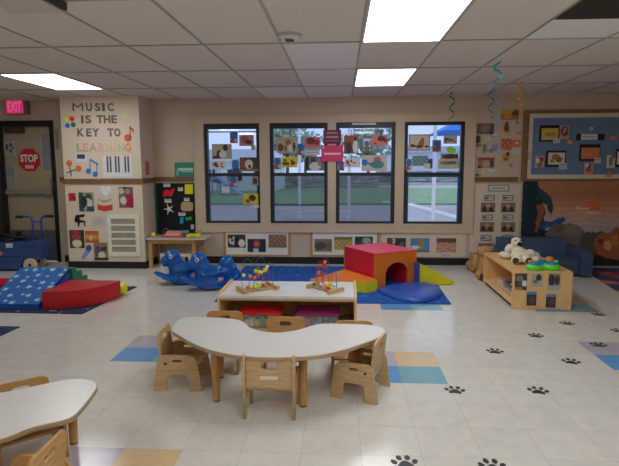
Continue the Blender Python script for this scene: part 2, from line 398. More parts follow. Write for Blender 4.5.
bm = bmesh.new(); box(bm, DX0+jt+.01, DX1-jt-.06, YW-.05, YW-.015, zp-.03, zp+.03); box(bm, DX0+jt+.01, DX0+jt+.1, YW-.03, YW+.02, zp-.04, zp+.04); box(bm, DX1-jt-.12, DX1-jt-.01, YW-.055, YW+.02, zp-.045, zp+.045)
finish('push_bar', L(bm), metal_m, leaf, bevel=.006)
a = onY(6, 134, YW); b = onY(24, 127, YW); bm = bmesh.new(); box(bm, a.x, b.x, YW-.04, YW+.02, a.z+.01, b.z); tube(bm, [((a.x+b.x)/2, YW-.03, a.z+.03), (b.x-.02, YW-.15, b.z-.02), (a.x+.05, YW-.02, b.z+.05)], .01)
finish('door_closer', L(bm), mat('dark_closer', (52, 46, 40), .4), leaf)
bm = bmesh.new(); p = onY(-4, 215, YW); box(bm, XL+.02, DX0-.02, YW-.004, YW-.001, .1, DZ-.2); 
struct(finish('door_2', bm, mat('dark_door', (38, 34, 32), .5)))
# stop sign + papers on the door
c = onY(28.6, 160, YW-.0)
st = thing('stop_sign', 'red octagonal STOP sign fixed to the beige door', 'sign', (c.x, YW+.018, c.z))
R8 = .178; o8 = [(R8*math.cos(PI/8+k*PI/4), R8*math.sin(PI/8+k*PI/4)) for k in range(8)]
me = plate([o8], .004); me.transform(Matrix.Translation((0, -.003, 0)) @ XZ); wrap('sign_plate', me, mat('stop_red', (150, 22, 34), .4), st)
me = text_mesh('STOP', .27, .115, .035, .002); me.transform(Matrix.Translation((0, -.0065, .025)) @ XZ); wrap('lettering', me, mat('sign_white', (205, 195, 195), .5), st)
bm = bmesh.new()
for k in range(9): box(bm, -.068+k*.015, -.068+k*.015+.01, -.0065, -.004, -.125, -.075)
finish('small_print', bm, MATS['sign_white'], st)
YD = YW+.016
for px, sh, lb in (((41, 133, 52, 172), lines(9), 'tall white printed notice at the right edge of the beige door'),
                   ((3, 141.5, 16, 155), marks(6, (60, 60, 66), 3), 'white sheet with rows of small dark drawings left of the red octagon'),
                   ((3, 166, 16.5, 182.5), lines(7), 'white printed notice low on the door, left below the red octagon'),
                   ((50, 178, 55.0, 189), [], 'small grey card at the right edge of the door above the push bar')):
    sheet('notice', px, sh, lb, 'notice', YD if px[2] < 53 else YD, bg=(136, 134, 134) if px[0] < 50 else (92, 92, 100))
# exit sign
a = onY(8.5, 115, YW); b = onY(29.5, 99, YW)
ex = thing('exit_sign', 'lit pink EXIT sign box above the beige door', 'sign', ((a.x+b.x)/2, YW-.06, a.z)); hw = (b.x-a.x)/2; hh = b.z-a.z
finish('sign_box', B(-hw, hw, 0, .058, 0, hh), mat('exit_housing', (96, 84, 78), .5), ex, bevel=.006)
finish('sign_face', B(-hw+.012, hw-.07, -.004, 0, .015, hh-.012), emis('exit_pink', (.75, .04, .19), .62), ex)
me = text_mesh('EXIT', 2*hw-.13, hh-.085, .02, .002); me.transform(Matrix.Translation((-.029, -.0055, hh/2)) @ XZ); wrap('lettering', me, emis('exit_letters', (.8, .12, .32), .75), ex)
# ------------------------------------------------------------------ ceiling lights
fr_m = mat('light_frame', (150, 146, 142), .5); dif = emis('light_diffuser', (.965, .99, .985), LAMP)
def ceiling_light(k, j, label):
    t = thing('ceiling_light', label, 'ceiling light', GM @ Vector((k*GW, j*GL, ZC-.012)), GA, None)
    bm = bmesh.new(); s = .022
    box(bm, .011, s, .011, GL-.011, 0, .01); box(bm, GW-s, GW-.011, .011, GL-.011, 0, .01); box(bm, s, GW-s, .011, s, 0, .01); box(bm, s, GW-s, GL-s, GL-.011, 0, .01)
    finish('frame', bm, fr_m, t); finish('diffuser', B(s, GW-s, s, GL-s, .004, .008), dif, t)
ceiling_light(1, -1, 'largest, nearest white ceiling light panel, cut by the top of the photo')
ceiling_light(1, 1, 'smaller square-looking white ceiling light panel over the windows')
ceiling_light(-5, 1, 'white ceiling light panel at the left near the exit sign')
for k, j in ((-5, -3), (1, -3), (6, -3), (-5, -5), (1, -5)):
    ceiling_light(k, j, 'white ceiling light panel behind the camera')
for o in COL.objects:
    if o.get('label') == 'white ceiling light panel behind the camera': o['group'] = 'ceiling light panels behind the camera'
# dark air grille
g = thing('air_grille', 'dark square air return grille in the ceiling at the right', 'vent', GM @ Vector((3*GW, -.57-.75, ZC-.014)), GA)
finish('frame', B(.0, 1.22, .0, .75, .006, .013), mat('grille_dark', (50, 43, 38), .6), g)
bm = bmesh.new()
for k in range(36): box(bm, .02, 1.2, .02+k*.02, .03+k*.02, 0, .006)
finish('slats', bm, mat('grille_slats', (46, 40, 35), .6), g)
# ceiling box top-left
g = thing('ceiling_vent', 'small white box with a dark edge fixed to the ceiling at far left', 'vent', (-1.76, 2.84, ZC-.06))
finish('cover', B(-.16, .14, -.3, .28, 0, .06), mat('vent_cover', (150, 140, 134), .5), g, bevel=.008)
finish('dark_edge', B(.14, .16, -.3, .28, .01, .06), black_m, g)
p = onZ(290, 34.5, ZC)
g = thing('smoke_detector', 'round white smoke detector on a ceiling tile', 'detector', (p.x, p.y, ZC))
bm = bmesh.new(); cone(bm, (0, 0, -.02), (0, 0, 0), .085, .085, 32); finish('base', bm, fr_m, g, bevel=.003)
bm = bmesh.new(); cone(bm, (0, 0, -.045), (0, 0, -.02), .035, .06, 32); finish('dome', bm, whitep, g)
finish('sensor_slot', B(-.03, .03, -.05, .02, -.0475, -.045), black_m, g)
# ------------------------------------------------------------------ hanging swirls
def swirl(px, y0, y1, Y, r, c, label, turns=2.5, nm='hanging_swirl'):
    a = onY(px, y0, Y); b = onY(px, y1, Y); bm = bmesh.new(); n = int(turns*14); P = []
    for i in range(n+1):
        t = i/n; an = t*turns*2*PI; wv = .015
        x = math.cos(an)*r; y = math.sin(an)*r; z = (b.z-a.z)*t; hw = wv*math.sin(PI*min(1, max(.1, t)))*.5+.006
        P.append((bm.verts.new((x, y, z+hw)), bm.verts.new((x, y, z-hw)), bm.verts.new((x*.93, y*.93, z-hw)), bm.verts.new((x*.93, y*.93, z+hw))))
    for i in range(n):
        for k in range(4): bm.faces.new((P[i][k], P[i][(k+1) % 4], P[i+1][(k+1) % 4], P[i+1][k]))
    if ZC-a.z > .01: tube(bm, [(r, 0, .004), (0, 0, .03), (0, 0, ZC-a.z-.001)], .0015, 5)
    o = finish(nm, bm, mat('foil_%d_%d_%d' % c, c, .3), None); o.location = a; tag(o, label, 'decoration', 'foil swirls hanging from the ceiling')
swirl(452.5, 89, 121, 7.35, .035, (26, 88, 60), 'dark green foil swirl hanging over the fourth window')
swirl(498, 59.5, 86, 5.2, .04, (26, 130, 160), 'long teal foil swirl, nearest and highest of the hanging swirls', 1.6)
swirl(491.5, 88, 118, 6.9, .035, (52, 92, 128), 'dull blue foil swirl hanging behind and below the teal one', 2.2)
swirl(499, 95, 126, 7.3, .03, (74, 146, 176), 'pale blue foil swirl hanging against the photo collage wall', 2.0)
swirl(521, 80, 108, 6.5, .035, (196, 120, 40), 'orange foil swirl hanging by the corner of the blue notice board', 2.4)
# ================================================================== COLUMN WALL ART
YC = CY-.001
dk = mat('patterned_letter_paper', (88, 78, 72), .7, .45, 60)
def letter(ch, x0, x1, y0, y1, m, label, Y=YC):
    a = onY(x0, y1, Y); b = onY(x1, y0, Y)
    me = text_mesh(ch, b.x-a.x, b.z-a.z, .0 if ch in 'M' else .02 if ch == 'N' else (.035 if ch != 'I' else .02), .003); me.transform(XZ)
    o = wrap('letter', me, m); o.location = ((a.x+b.x)/2, Y-.003, (a.z+b.z)/2); tag(o, label, 'letter', 'cut-out letters of the music slogan')
for wd, y0, y1, L_ in (('first line MUSIC', 103, 111.2, [('M', 72.7, 83), ('U', 86.3, 91.8), ('S', 95.3, 100.3), ('I', 102.2, 104.6), ('C', 107.8, 113.6)]),
                       ('second line', 115.2, 123.4, [('I', 81.3, 83.4), ('S', 85.6, 90.8), ('T', 96.8, 103.2), ('H', 104, 110.2), ('E', 111.7, 116.9)]),
                       ('third line', 128.4, 136.6, [('K', 77.5, 84), ('E', 86.5, 91.2), ('Y', 92.5, 99), ('T', 107.6, 113.6), ('O', 114.6, 120.2)])):
    for ch, x0, x1 in L_:
        letter(ch, x0, x1, y0, y1, dk, 'dark patterned cut-out letter %s in the %s of the wall slogan' % (ch, wd))
for i, (ch, x0, x1, c, nm) in enumerate([('L', 77, 82, (128, 130, 112), 'grey green'), ('E', 83.3, 88, (190, 122, 104), 'salmon'), ('A', 89.5, 96.8, (146, 132, 120), 'tan grey'), ('R', 98.5, 104.2, (196, 134, 110), 'peach'),
                                  ('N', 105.2, 111.2, (182, 146, 122), 'pale tan'), ('I', 113.2, 115.2, (176, 148, 128), 'beige'), ('N', 118, 124, (152, 148, 120), 'pale olive'), ('G', 125.3, 131, (196, 108, 84), 'orange red')]):
    letter(ch, x0, x1, 143.2, 151.4, mat('letter_paper_%d' % i, c, .7, .2, 60), '%s cut-out letter %s in the last line LEARNING' % (nm, ch))
def wdisc(bm, c, r, Y, t=.003, seg=24): cone(bm, (c[0], Y, c[1]), (c[0], Y-t, c[1]), r, r, seg)
def wp(x, y, Y=YC): p = onY(x, y, Y); return (p.x, p.z)
def cut(name, m, label, cat, fn, group=None, Y=YC):
    bm = bmesh.new(); fn(bm); o = finish(name, bm, m, center=True); return tag(o, label, cat, group)
for (x, y, c, nm) in ((66.4, 119, (184, 172, 40), 'yellow'), (72, 118.8, (170, 34, 30), 'red'), (67.5, 125.5, (30, 90, 160), 'blue'), (73.2, 124.8, (24, 96, 60), 'green')):
    cut('paper_dot', mat('dot_'+nm, c, .6), nm+' paper disc beside the music slogan', 'disc', lambda bm: wdisc(bm, wp(x, y), .034, YC), 'four coloured discs on the column')
def star_pts(cx, cy, r, r2=None, n=5, rot=PI/2):
    r2 = r2 or r*.45; return [(cx+(r if k % 2 == 0 else r2)*math.cos(rot+k*PI/n), cy+(r if k % 2 == 0 else r2)*math.sin(rot+k*PI/n)) for k in range(2*n)]
cut('paper_star', mat('pale_yellow_paper', (190, 176, 110), .6), 'pale yellow paper star right of the music slogan', 'star', lambda bm: prism(bm, star_pts(*wp(125, 116), .05), YC-.002, YC-.0005, 'y'))
def note(bm, heads, tops, hr, sw, Y=YC):
    for h in heads: wdisc(bm, wp(*h), hr, Y)
    for (h, t) in zip(heads, tops):
        a = wp(*h); b = wp(*t); d = hr*.8; prism(bm, [(a[0]+d-sw, a[1]), (a[0]+d, a[1]), (b[0]+d, b[1]), (b[0]+d-sw, b[1])], Y-.003, Y-.001, 'y')
def rednote(bm):
    note(bm, [(128, 138)], [(127.6, 126)], .05, .014); p = wp(127.4, 126); d = .03
    prism(bm, [(p[0]+d, p[1]), (p[0]+d+.06, p[1]-.045), (p[0]+d+.055, p[1]-.1), (p[0]+d+.035, p[1]-.065), (p[0]+d, p[1]-.035)], YC-.003, YC-.001, 'y')
cut('paper_music_note', mat('note_red', (196, 62, 44), .6), 'red paper music note right of the slogan', 'music note', rednote)
def bluenote(bm):
    note(bm, [(88.5, 171.3), (95.2, 174.3)], [(88.3, 159), (95, 163)], .037, .01)
    a = wp(90, 158.6); b = wp(98.3, 163.5); prism(bm, [a, b, (b[0], b[1]-.025), (a[0], a[1]-.025)], YC-.003, YC-.001, 'y')
cut('paper_music_note', mat('note_blue', (28, 96, 160), .6), 'blue double paper music note left of the keyboard', 'music note', bluenote)
mr = thing('paper_maracas', 'pair of orange paper maracas on the column', 'maracas', onY(71, 172, YC))
def LL(bm, o): bmesh.ops.translate(bm, verts=bm.verts, vec=-Vector(o.location)); return bm
for (hx, hy), (tx, ty) in (((69.2, 163.3), (71.5, 176)), ((78.5, 168.5), (66.5, 173))):
    a = wp(hx, hy); bm = bmesh.new(); wdisc(bm, a, .042, YC); finish('maraca_head', LL(bm, mr), mat('maraca_orange', (180, 84, 40), .6, .3, 40), mr)
    b = wp(tx, ty); d = Vector((b[0]-a[0], b[1]-a[1])).normalized(); n = Vector((-d.y, d.x))*.007; s = Vector(a)+d*.042
    bm = bmesh.new(); prism(bm, [tuple(s+n), tuple(Vector(b)+n), tuple(Vector(b)-n), tuple(s-n)], YC-.003, YC-.001, 'y'); finish('handle', LL(bm, mr), mat('dark_green_paper', (28, 60, 56), .6), mr)
YS = YC-.001
kb = [('r', 0, 0, 1, 1, (182, 182, 184))]
for gx in (.14, .42, .73):
    for q in range(2): kb.append(('r', gx+q*.1, .04, gx+q*.1+.055, .74, (70, 60, 58)))
sheet('paper_keyboard', (102.8, 155.5, 132.6, 178), kb, 'large white paper piano keyboard with dark keys on the column', 'keyboard picture', YS, cell=.006)
sheet('paper_laptop', (76, 154, 87, 161.8), [('r', .1, .1, .8, .65, (30, 36, 56)), ('r', .18, .2, .72, .55, (44, 56, 80))], 'small cut-out computer with dark screen above the blue double note', 'picture', YS, bg=(180, 184, 190))
P5 = 'music photos on the lower column'
sheet('picture', (68.7, 193, 75.8, 201), marks(3, (90, 10, 20), 2), 'small plain red card at upper left of the lower column', 'picture', YS, bg=(165, 26, 40), group=P5)
sheet('photograph', (79, 192.4, 94, 211.5), [('r', 0, 0, .3, 1, (40, 56, 60)), ('e', .65, .25, .22, .2, (60, 50, 44)), ('e', .6, .6, .3, .28, (160, 160, 150)), ('e', .35, .5, .2, .3, (30, 34, 40)), ('r', .5, .75, 1, 1, (40, 60, 90))], 'photo of a figure with a dark instrument right of the red card', 'photograph', YS, bg=(110, 120, 110), group=P5)
def heart(bm): 
    c = wp(105.7, 191); prism(bm, [(c[0]+.0055*16*math.sin(t)**3*.9, c[1]+.0055*(13*math.cos(t)-5*math.cos(2*t)-2*math.cos(3*t)-math.cos(4*t))) for t in [k*2*PI/40 for k in range(40)]], YC-.003, YC-.001, 'y')
cut('paper_heart', mat('heart_paper', (182, 184, 190), .6), 'white paper heart just below the brown rail of the column', 'heart', heart)
dr = thing('paper_drum', 'red and cream paper drum with drumsticks on the column', 'drum picture', onY(105, 205, YC))
a = wp(97.2, 203); b = wp(113, 211)
bm = bmesh.new(); prism(bm, [(a[0], a[1]), (b[0], a[1]), (b[0]-.005, b[1]+.015), ((a[0]+b[0])/2, b[1]-.006), (a[0]+.005, b[1]+.015)], YC-.003, YC-.001, 'y'); finish('drum_side', LL(bm, dr), mat('drum_red', (150, 50, 40), .6, .2, 50), dr)
bm = bmesh.new(); c = ((a[0]+b[0])/2, a[1]); prism(bm, [(c[0]+.113*math.cos(t), c[1]+.035*math.sin(t)) for t in [k*PI/12 for k in range(24)]], YC-.0045, YC-.0025, 'y'); finish('drum_head', LL(bm, dr), mat('drum_cream', (170, 156, 134), .6), dr)
bm = bmesh.new()
for s in (-1, 1): tube(bm, [(c[0]+s*.09, YC-.006, c[1]+.055), (c[0]-s*.03, YC-.006, c[1]+.01)], .004, 6)
finish('drumstick', LL(bm, dr), mat('stick_brown', (110, 86, 60), .6), dr)
sheet('photograph', (119, 187, 133.3, 207.7), [('r', .3, 0, .75, .3, (40, 34, 34)), ('r', .45, .35, 1, 1, (140, 20, 44)), ('e', .2, .2, .2, .16, (150, 146, 140)), ('e', .3, .65, .22, .2, (170, 160, 150)), ('e', .6, .2, .15, .14, (150, 110, 90))], 'photo of people in red and white at upper right of the lower column', 'photograph', YS, bg=(90, 80, 74), group=P5)
def piano(bm):
    P = [(74.5, 219), (76, 215), (81, 214.5), (85.3, 214), (84, 217), (79.5, 217.5), (80, 220), (85.3, 221), (85.3, 226.5), (84.3, 226.5), (84, 222.5), (80, 222.5), (79, 227), (78, 227), (77.5, 222.5), (75, 222)]
    prism(bm, [wp(*q) for q in P][::-1], YC-.003, YC-.001, 'y')
cut('paper_grand_piano', black_m, 'black cut-out grand piano on the lower column', 'piano picture', piano)
sheet('picture', (93, 216.7, 105.2, 226), marks(5, (168, 130, 140), 5)+marks(3, (130, 140, 176), 9), 'pale sketch with pink and lilac marks left of the wall vent', 'picture', YS, bg=(164, 152, 142), group=P5)
sheet('photograph', (69.7, 230, 84.3, 248), [('e', .45, .15, .25, .15, (150, 40, 34)), ('e', .45, .38, .3, .14, (150, 46, 40)), ('e', .5, .75, .33, .22, (190, 174, 140)), ('r', .8, 0, 1, 1, (40, 34, 24))], 'photo of a red figure with a cream drum at left of the lower column', 'photograph', YS, bg=(60, 54, 48), group=P5)
sheet('photograph', (85, 231, 98.9, 242.6), [('g', 0, .45, (150, 60, 30), (180, 120, 30)), ('g', .45, 1, (190, 140, 40), (150, 50, 24)), ('e', .4, .6, .12, .2, (190, 160, 110))], 'orange and yellow photo directly right of the red drummer photo', 'photograph', YS, group=P5)
mc = thing('paper_microphone', 'blue paper microphone tilted on the lower column', 'microphone picture', onY(86, 252, YC))
bm = bmesh.new(); wdisc(bm, wp(88.8, 248), .043, YC); finish('mic_head', LL(bm, mc), mat('mic_dark_blue', (40, 62, 104), .6, .3, 60), mc)
bm = bmesh.new(); prism(bm, [wp(*q) for q in ((86, 249), (90.3, 251.5), (84, 259.5), (81.3, 258.2))], YC-.0025, YC-.001, 'y'); finish('mic_body', LL(bm, mc), mat('mic_blue', (92, 112, 160), .6), mc)
sheet('photograph', (94, 242.5, 108, 260.3), [('e', .3, .5, .22, .3, (60, 56, 96)), ('e', .72, .3, .2, .2, (40, 34, 40)), ('e', .55, .72, .25, .2, (176, 164, 140)), ('e', .6, .15, .25, .12, (130, 90, 60)), ('r', 0, .85, 1, 1, (50, 30, 50))], 'photo of a drummer in purple just above the column baseboard', 'photograph', YS, bg=(110, 96, 84), group=P5)
# wall vent
a = onY(109.5, 256, CY); b = onY(139.3, 214.2, CY); W_, H_ = b.x-a.x, b.z-a.z
v = thing('wall_vent', 'white louvred wall vent with five openings on the column', 'vent', (a.x, CY-.02, a.z))
ow = [(.05, H_-.05-(k+1)*(H_-.1)/5+.012, W_-.06, H_-.05-k*(H_-.1)/5-.012) for k in range(5)]
me = plate([[(0, 0), (W_, 0), (W_, H_), (0, H_)]]+[[(x0, y0), (x1, y0), (x1, y1), (x0, y1)] for x0, y0, x1, y1 in ow], .016); me.transform(Matrix.Translation((0, .009, 0)) @ XZ)
wrap('vent_frame', me, mat('vent_white', (182, 172, 158), .5), v)
for (x0, y0, x1, y1) in ow:
    bm = bmesh.new(); n = 9
    for k in range(n): z = y0+(k+.5)*(y1-y0)/n; box(bm, x0, x1, .008, .012, z-.0025, z+.0025)
    box(bm, x0, x1, .0135, .0165, y0, y1); finish('louvre', bm, mat('vent_slat_grey', (140, 130, 118), .6, .1, 60), v)
# light switch strip on the wall left of the column
a = onY(57.2, 142, YW); o = finish('thermostat_cord', B(a.x-.02, a.x+.02, YW-.015, YW-.001, onY(58, 149, YW).z, onY(58, 129, YW).z), mat('beige_conduit', (120, 108, 96), .5), center=True); o.name = 'wall_conduit'
tag(o, 'narrow beige conduit box on the wall between door and column', 'conduit')
# red notice on the side of the column
a = onX(145.2, 176, CX1); b = onX(152.3, 161.5, CX1)
red_n = mat('faded_red_notice', (150, 76, 66), .6, .12, 50)
o = finish('notice', B(CX1+.001, CX1+.004, 7.42, 7.56, b.z-.19, b.z), red_n, center=True); tag(o, 'faded red notice on the side face of the column', 'notice')
# ================================================================== ACTIVITY BOARD, GREEN SIGN
a = onY(156.5, 236, YW); b = onY(197.5, 183, YW); W_, H_ = b.x-a.x, b.z-a.z
ab = thing('activity_board', 'black board with green edge and objects, above the small side table', 'board', (a.x, YW-.004, a.z))
finish('backing', B(0, W_, -.006, .003, 0, H_), mat('green_board_edge', (20, 84, 58), .6), ab)
finish('felt', B(.035, W_-.02, -.012, -.006, .01, H_-.004), mat('black_felt', (17, 17, 20), .9), ab)
YA = YW-.018
def bl(p): return (p[0], p[1])
blk = [( (163.5, 183.6, 170.3, 187), 'a'), ((178, 187.3, 183, 191), 'b'), ((164.6, 199, 171.5, 202.7), 'c'), ((184, 197.8, 189.5, 201.3), 'd'), ((178.5, 212.5, 185.5, 215.8), 'e'), ((184, 199, 184.5, 199.3), 'x')]
for i, (px, _) in enumerate(blk[:5]):
    sheet('label_card', px, lines(2, (120, 116, 112)), ['white label card at upper left of the black board', 'white label card beside the yellow square on the black board', 'white label card over the white starfish', 'white label card over the tan box shape', 'white label card over the blue and green pieces'][i], 'label', YA, bg=(170, 166, 158), group='label cards on the black board')
def px_prism(name, P, m, label, cat, Y, t=.012, group=None, smooth=False):
    bm = bmesh.new(); Q = [wp(x, y, Y) for x, y in P]
    if smooth: Q = smoothpts(Q, 5)
    prism(bm, Q[::-1], Y-t, Y, 'y'); o = finish(name, bm, m, center=True); return tag(o, label, cat, group)
px_prism('felt_shape', [(163, 193), (166, 189.5), (170, 190.5), (174.5, 188), (173.5, 193), (171, 196.5), (167, 195.8), (164, 197)], mat('felt_red', (170, 22, 44), .8, .25, 60), 'crumpled red felt shape on the black board', 'felt shape', YA, smooth=True)
px_prism('felt_shape', [(185, 184.3), (193, 184.3), (193, 194), (185, 194)], mat('felt_yellow', (200, 180, 30), .8), 'yellow felt square on the black board', 'felt shape', YA)
cs = wp(169, 209, YA)
bm = bmesh.new(); prism(bm, star_pts(cs[0], cs[1], .088, .022, 5, 1.9), YA-.01, YA, 'y'); tag(finish('starfish', bm, whitep, center=True), 'white starfish on the black board', 'starfish')
px_prism('felt_shape', [(181.5, 203), (183, 201.8), (191, 202), (193, 203), (193, 210), (190.5, 211), (183, 211), (181, 209)], mat('felt_tan', (150, 124, 96), .8, .1, 60), 'tan box shaped felt piece on the black board', 'felt shape', YA)
px_prism('felt_shape', [(180.5, 217), (183.5, 217), (183.5, 223.5), (180, 223.5)], mat('felt_cyan', (24, 120, 160), .8), 'small upright blue felt piece low on the black board', 'felt shape', YA)
px_prism('felt_shape', [(185.5, 217.3), (191.5, 216.5), (192, 219.8), (186, 220.3)], mat('felt_green', (24, 130, 66), .8), 'small bright green felt piece low on the black board', 'felt shape', YA)
px_prism('felt_shape', [(191, 224.5), (194, 224.5), (194, 229), (191, 229)], mat('felt_lilac', (150, 136, 170), .8), 'tiny lilac felt piece at the lower right of the black board', 'felt shape', YA)
sheet('poster', (174.6, 162.3, 196.3, 178), [('r', .14, .38, .85, .5, (150, 196, 176)), ('r', .28, .56, .85, .62, (140, 186, 168)), ('r', .1, .5, .18, .8, (90, 150, 130))], 'green poster with white writing above the black board', 'poster', YW-.001, bg=(30, 116, 88), border=None)
# ================================================================== PICTURES ON THE WINDOWS
YG = YW+.012
PW = 'photos taped to the windows'
bro, blu, skin = (100, 66, 46), (24, 84, 150), (150, 112, 92)
def prof(seed): return [('e', .5, .3, .42, .32, blu), ('e', .5, .8, .5, .22, (116, 70, 54)), ('e', .75, .75, .2, .14, (176, 150, 140))]
winpics = [
 ((230, 131.8, 237.8, 143.2), prof(1), (70, 100, 150), 'small blue and brown clipping at the top of the first window'),
 ((239.3, 135, 253.8, 146), [('e', .4, .4, .25, .3, (120, 70, 80)), ('e', .65, .65, .25, .2, (70, 40, 56))], (152, 104, 104), 'dusky pink photo at the upper right of the first window'),
 ((251.2, 145.4, 255.6, 150), [], (150, 134, 124), 'tiny beige card under the dusky pink photo'),
 ((212, 144, 231.8, 159), [('e', .35, .7, .12, .3, (30, 24, 24)), ('e', .68, .25, .12, .22, (50, 36, 30)), ('e', .55, .7, .2, .25, (190, 186, 180)), ('e', .15, .9, .15, .1, (40, 34, 30))], (144, 132, 118), 'beige photo of black and white animals in the first window'),
 ((212, 161, 226, 169.4), marks(6, (52, 44, 44), 4), (178, 172, 168), 'white photo of small dark spotted animals in the first window'),
 ((231.8, 159.6, 239.3, 170.4), [('e', .5, .45, .45, .4, (40, 90, 160)), ('r', .1, .8, 1, 1, (50, 60, 90))], (90, 130, 190), 'small blue clipping beside the brown dog photo'),
 ((239.8, 157.4, 258.2, 171.2), [('e', .5, .5, .22, .35, (180, 164, 150)), ('e', .53, .65, .08, .12, (20, 16, 16)), ('e', .15, .4, .15, .4, (110, 70, 40)), ('r', 0, .85, 1, 1, (120, 96, 64))], (60, 44, 30), 'brown photo of a pale dog face in the first window'),
 ((229, 176.8, 237.8, 187), prof(2), (120, 130, 140), 'blue clipping at the top of the lower first window'),
 ((222, 187, 229.6, 192.8), [], (168, 172, 176), 'small blank white card in the lower first window'),
 ((252, 176.6, 258.2, 185.5), [('e', .5, .5, .4, .35, (70, 40, 36))], (120, 116, 116), 'small dark brown round clipping at upper right of the lower first window'),
 ((243.5, 193.8, 258.2, 204.2), [('e', .6, .4, .25, .3, (40, 34, 14)), ('e', .3, .7, .15, .2, (110, 60, 20)), ('e', .4, .55, .14, .1, (150, 90, 20))], (190, 158, 20), 'yellow photo of a dark insect in the lower first window'),
 ((252.8, 204.6, 259, 207.8), [], (160, 168, 176), 'white caption strip under the yellow insect photo'),
 ((276.6, 137, 296, 153), [('e', .2, .65, .15, .25, (80, 64, 48)), ('e', .6, .35, .15, .2, (120, 80, 50)), ('e', .7, .7, .12, .25, (180, 170, 160)), ('e', .9, .6, .07, .3, (60, 50, 40)), ('e', .45, .7, .08, .2, (110, 80, 60))], (150, 138, 112), 'large beige photo of several animals in the second window'),
 ((297.3, 143.7, 304.2, 155), prof(3), (90, 96, 120), 'blue and brown clipping in the middle of the second window'),
 ((304.8, 137, 320, 147.4), [('e', .4, .4, .3, .35, (110, 30, 40)), ('e', .8, .5, .15, .3, (120, 40, 44))], (176, 90, 90), 'rose red photo at upper right of the second window'),
 ((304.5, 148.6, 319.8, 155), [('r', 0, 0, 1, .3, (110, 140, 190))]+lines(2), (160, 164, 172), 'white caption card under the rose red photo'),
 ((273.8, 157.7, 281, 169.3), prof(4), (130, 120, 140), 'blue and brown clipping at lower left of the second window'),
 ((281.5, 157, 297.3, 167.4), marks(9, (70, 56, 16), 6), (196, 164, 16), 'yellow photo of black insects in the second window'),
 ((305.7, 156.6, 324.4, 170.6), [('r', 0, 0, .16, 1, (26, 26, 30)), ('e', .4, .3, .15, .3, (60, 54, 60)), ('e', .5, .7, .3, .3, (170, 166, 170)), ('e', .75, .4, .12, .3, (120, 110, 110))], (96, 90, 90), 'grey photo of white coated figures in the second window'),
 ((344, 135.4, 358.2, 153.8), [('r', 0, 0, 1, .3, (140, 60, 36)), ('e', .8, .6, .18, .38, (176, 180, 172)), ('e', .78, .2, .1, .12, (40, 30, 26)), ('e', .35, .7, .2, .3, (50, 30, 26))], (96, 52, 42), 'tall brown photo with a white figure in the third window'),
 ((363.4, 138.5, 370.4, 151), [('e', .5, .12, .4, .12, (190, 196, 206)), ('e', .5, .4, .4, .2, blu), ('e', .5, .8, .45, .2, (110, 70, 54))], (150, 150, 158), 'small blue and white clipping in the third window'),
 ((371.7, 135, 387.6, 145.4), [('e', .6, .35, .25, .25, (70, 26, 30)), ('e', .85, .5, .12, .2, (90, 30, 34)), ('e', .2, .8, .1, .1, (120, 40, 40))], (190, 94, 80), 'coral red photo at upper right of the third window'),
 ((344.6, 158.4, 360.4, 167.4), marks(7, (130, 40, 54), 8), (176, 166, 172), 'white photo with red marks in the third window'),
 ((337.5, 161.6, 344.3, 170.6), [('e', .5, .3, .4, .3, (60, 70, 130)), ('e', .6, .8, .4, .2, (120, 40, 54))], (120, 100, 130), 'small blue and red clipping at lower left of the third window'),
 ((361.5, 155.2, 387, 171), [('e', .12, .45, .13, .2, (20, 90, 170)), ('e', .62, .3, .15, .2, (130, 90, 56)), ('e', .62, .6, .26, .26, (50, 104, 110)), ('e', .35, .55, .1, .08, (30, 90, 130))], (150, 150, 152), 'pale photo of a teal bodied creature with a blue disc in the third window'),
 ((408.6, 134.4, 430, 150.6), [('e', .6, .55, .14, .22, (130, 92, 56)), ('e', .65, .35, .09, .14, (120, 84, 56)), ('e', .2, .7, .12, .1, (80, 50, 36)), ('e', .5, .75, .2, .1, (90, 54, 40)), ('e', .85, .75, .1, .08, (60, 40, 30))], (172, 158, 142), 'framed beige photo of small brown animals in the fourth window'),
 ((432.3, 140, 441, 151.9), [('e', .6, .3, .35, .3, (30, 70, 130)), ('e', .5, .75, .45, .2, (110, 54, 40))], (90, 100, 140), 'small blue and rust clipping in the middle of the fourth window'),
 ((443.5, 135.4, 457, 143.8), marks(8, (60, 44, 34), 12), (150, 140, 124), 'pale photo with dark speckled animal at top right of the fourth window'),
 ((440.5, 153.8, 458.2, 159), [('e', .5, .5, .4, .42, (70, 34, 22)), ('e', .92, .5, .1, .4, (80, 40, 26))], (130, 110, 96), 'narrow photo of a dark brown fish in the fourth window'),
 ((438, 159, 458.2, 168.8), [('e', .5, .4, .4, .2, (96, 98, 98)), ('e', .75, .35, .2, .12, (70, 76, 80))], (160, 150, 134), 'beige photo of a grey reptile at lower right of the fourth window'),
 ((412.3, 155.8, 428, 166), [('n', (60, 84, 90), 3, 1, .2)], (100, 128, 138), 'grey teal photo at lower left of the fourth window'),
 ((424, 163.4, 430.2, 168.8), [], (176, 172, 168), 'small white card overlapping the grey teal photo'),
 ((405.8, 159, 411.9, 170), prof(5), (100, 120, 160), 'blue and rust clipping at the lower left corner of the fourth window')]
for i, (px, sh, bg, lb) in enumerate(winpics):
    lay = .0 if bg not in ((178, 172, 168),) else 0
    yy = YG-(.006 if 'overlapping' in lb or 'strip' in lb or 'clipping' in lb else 0)
    big = (px[2]-px[0]) > 17
    sheet('photograph' if (px[2]-px[0]) > 9 else 'clipping', px, sh, lb, 'photograph' if (px[2]-px[0]) > 9 else 'clipping', yy, bg=bg, group=PW, border=(.05, (110, 104, 100)) if 'framed' in lb else None, cell=.009)
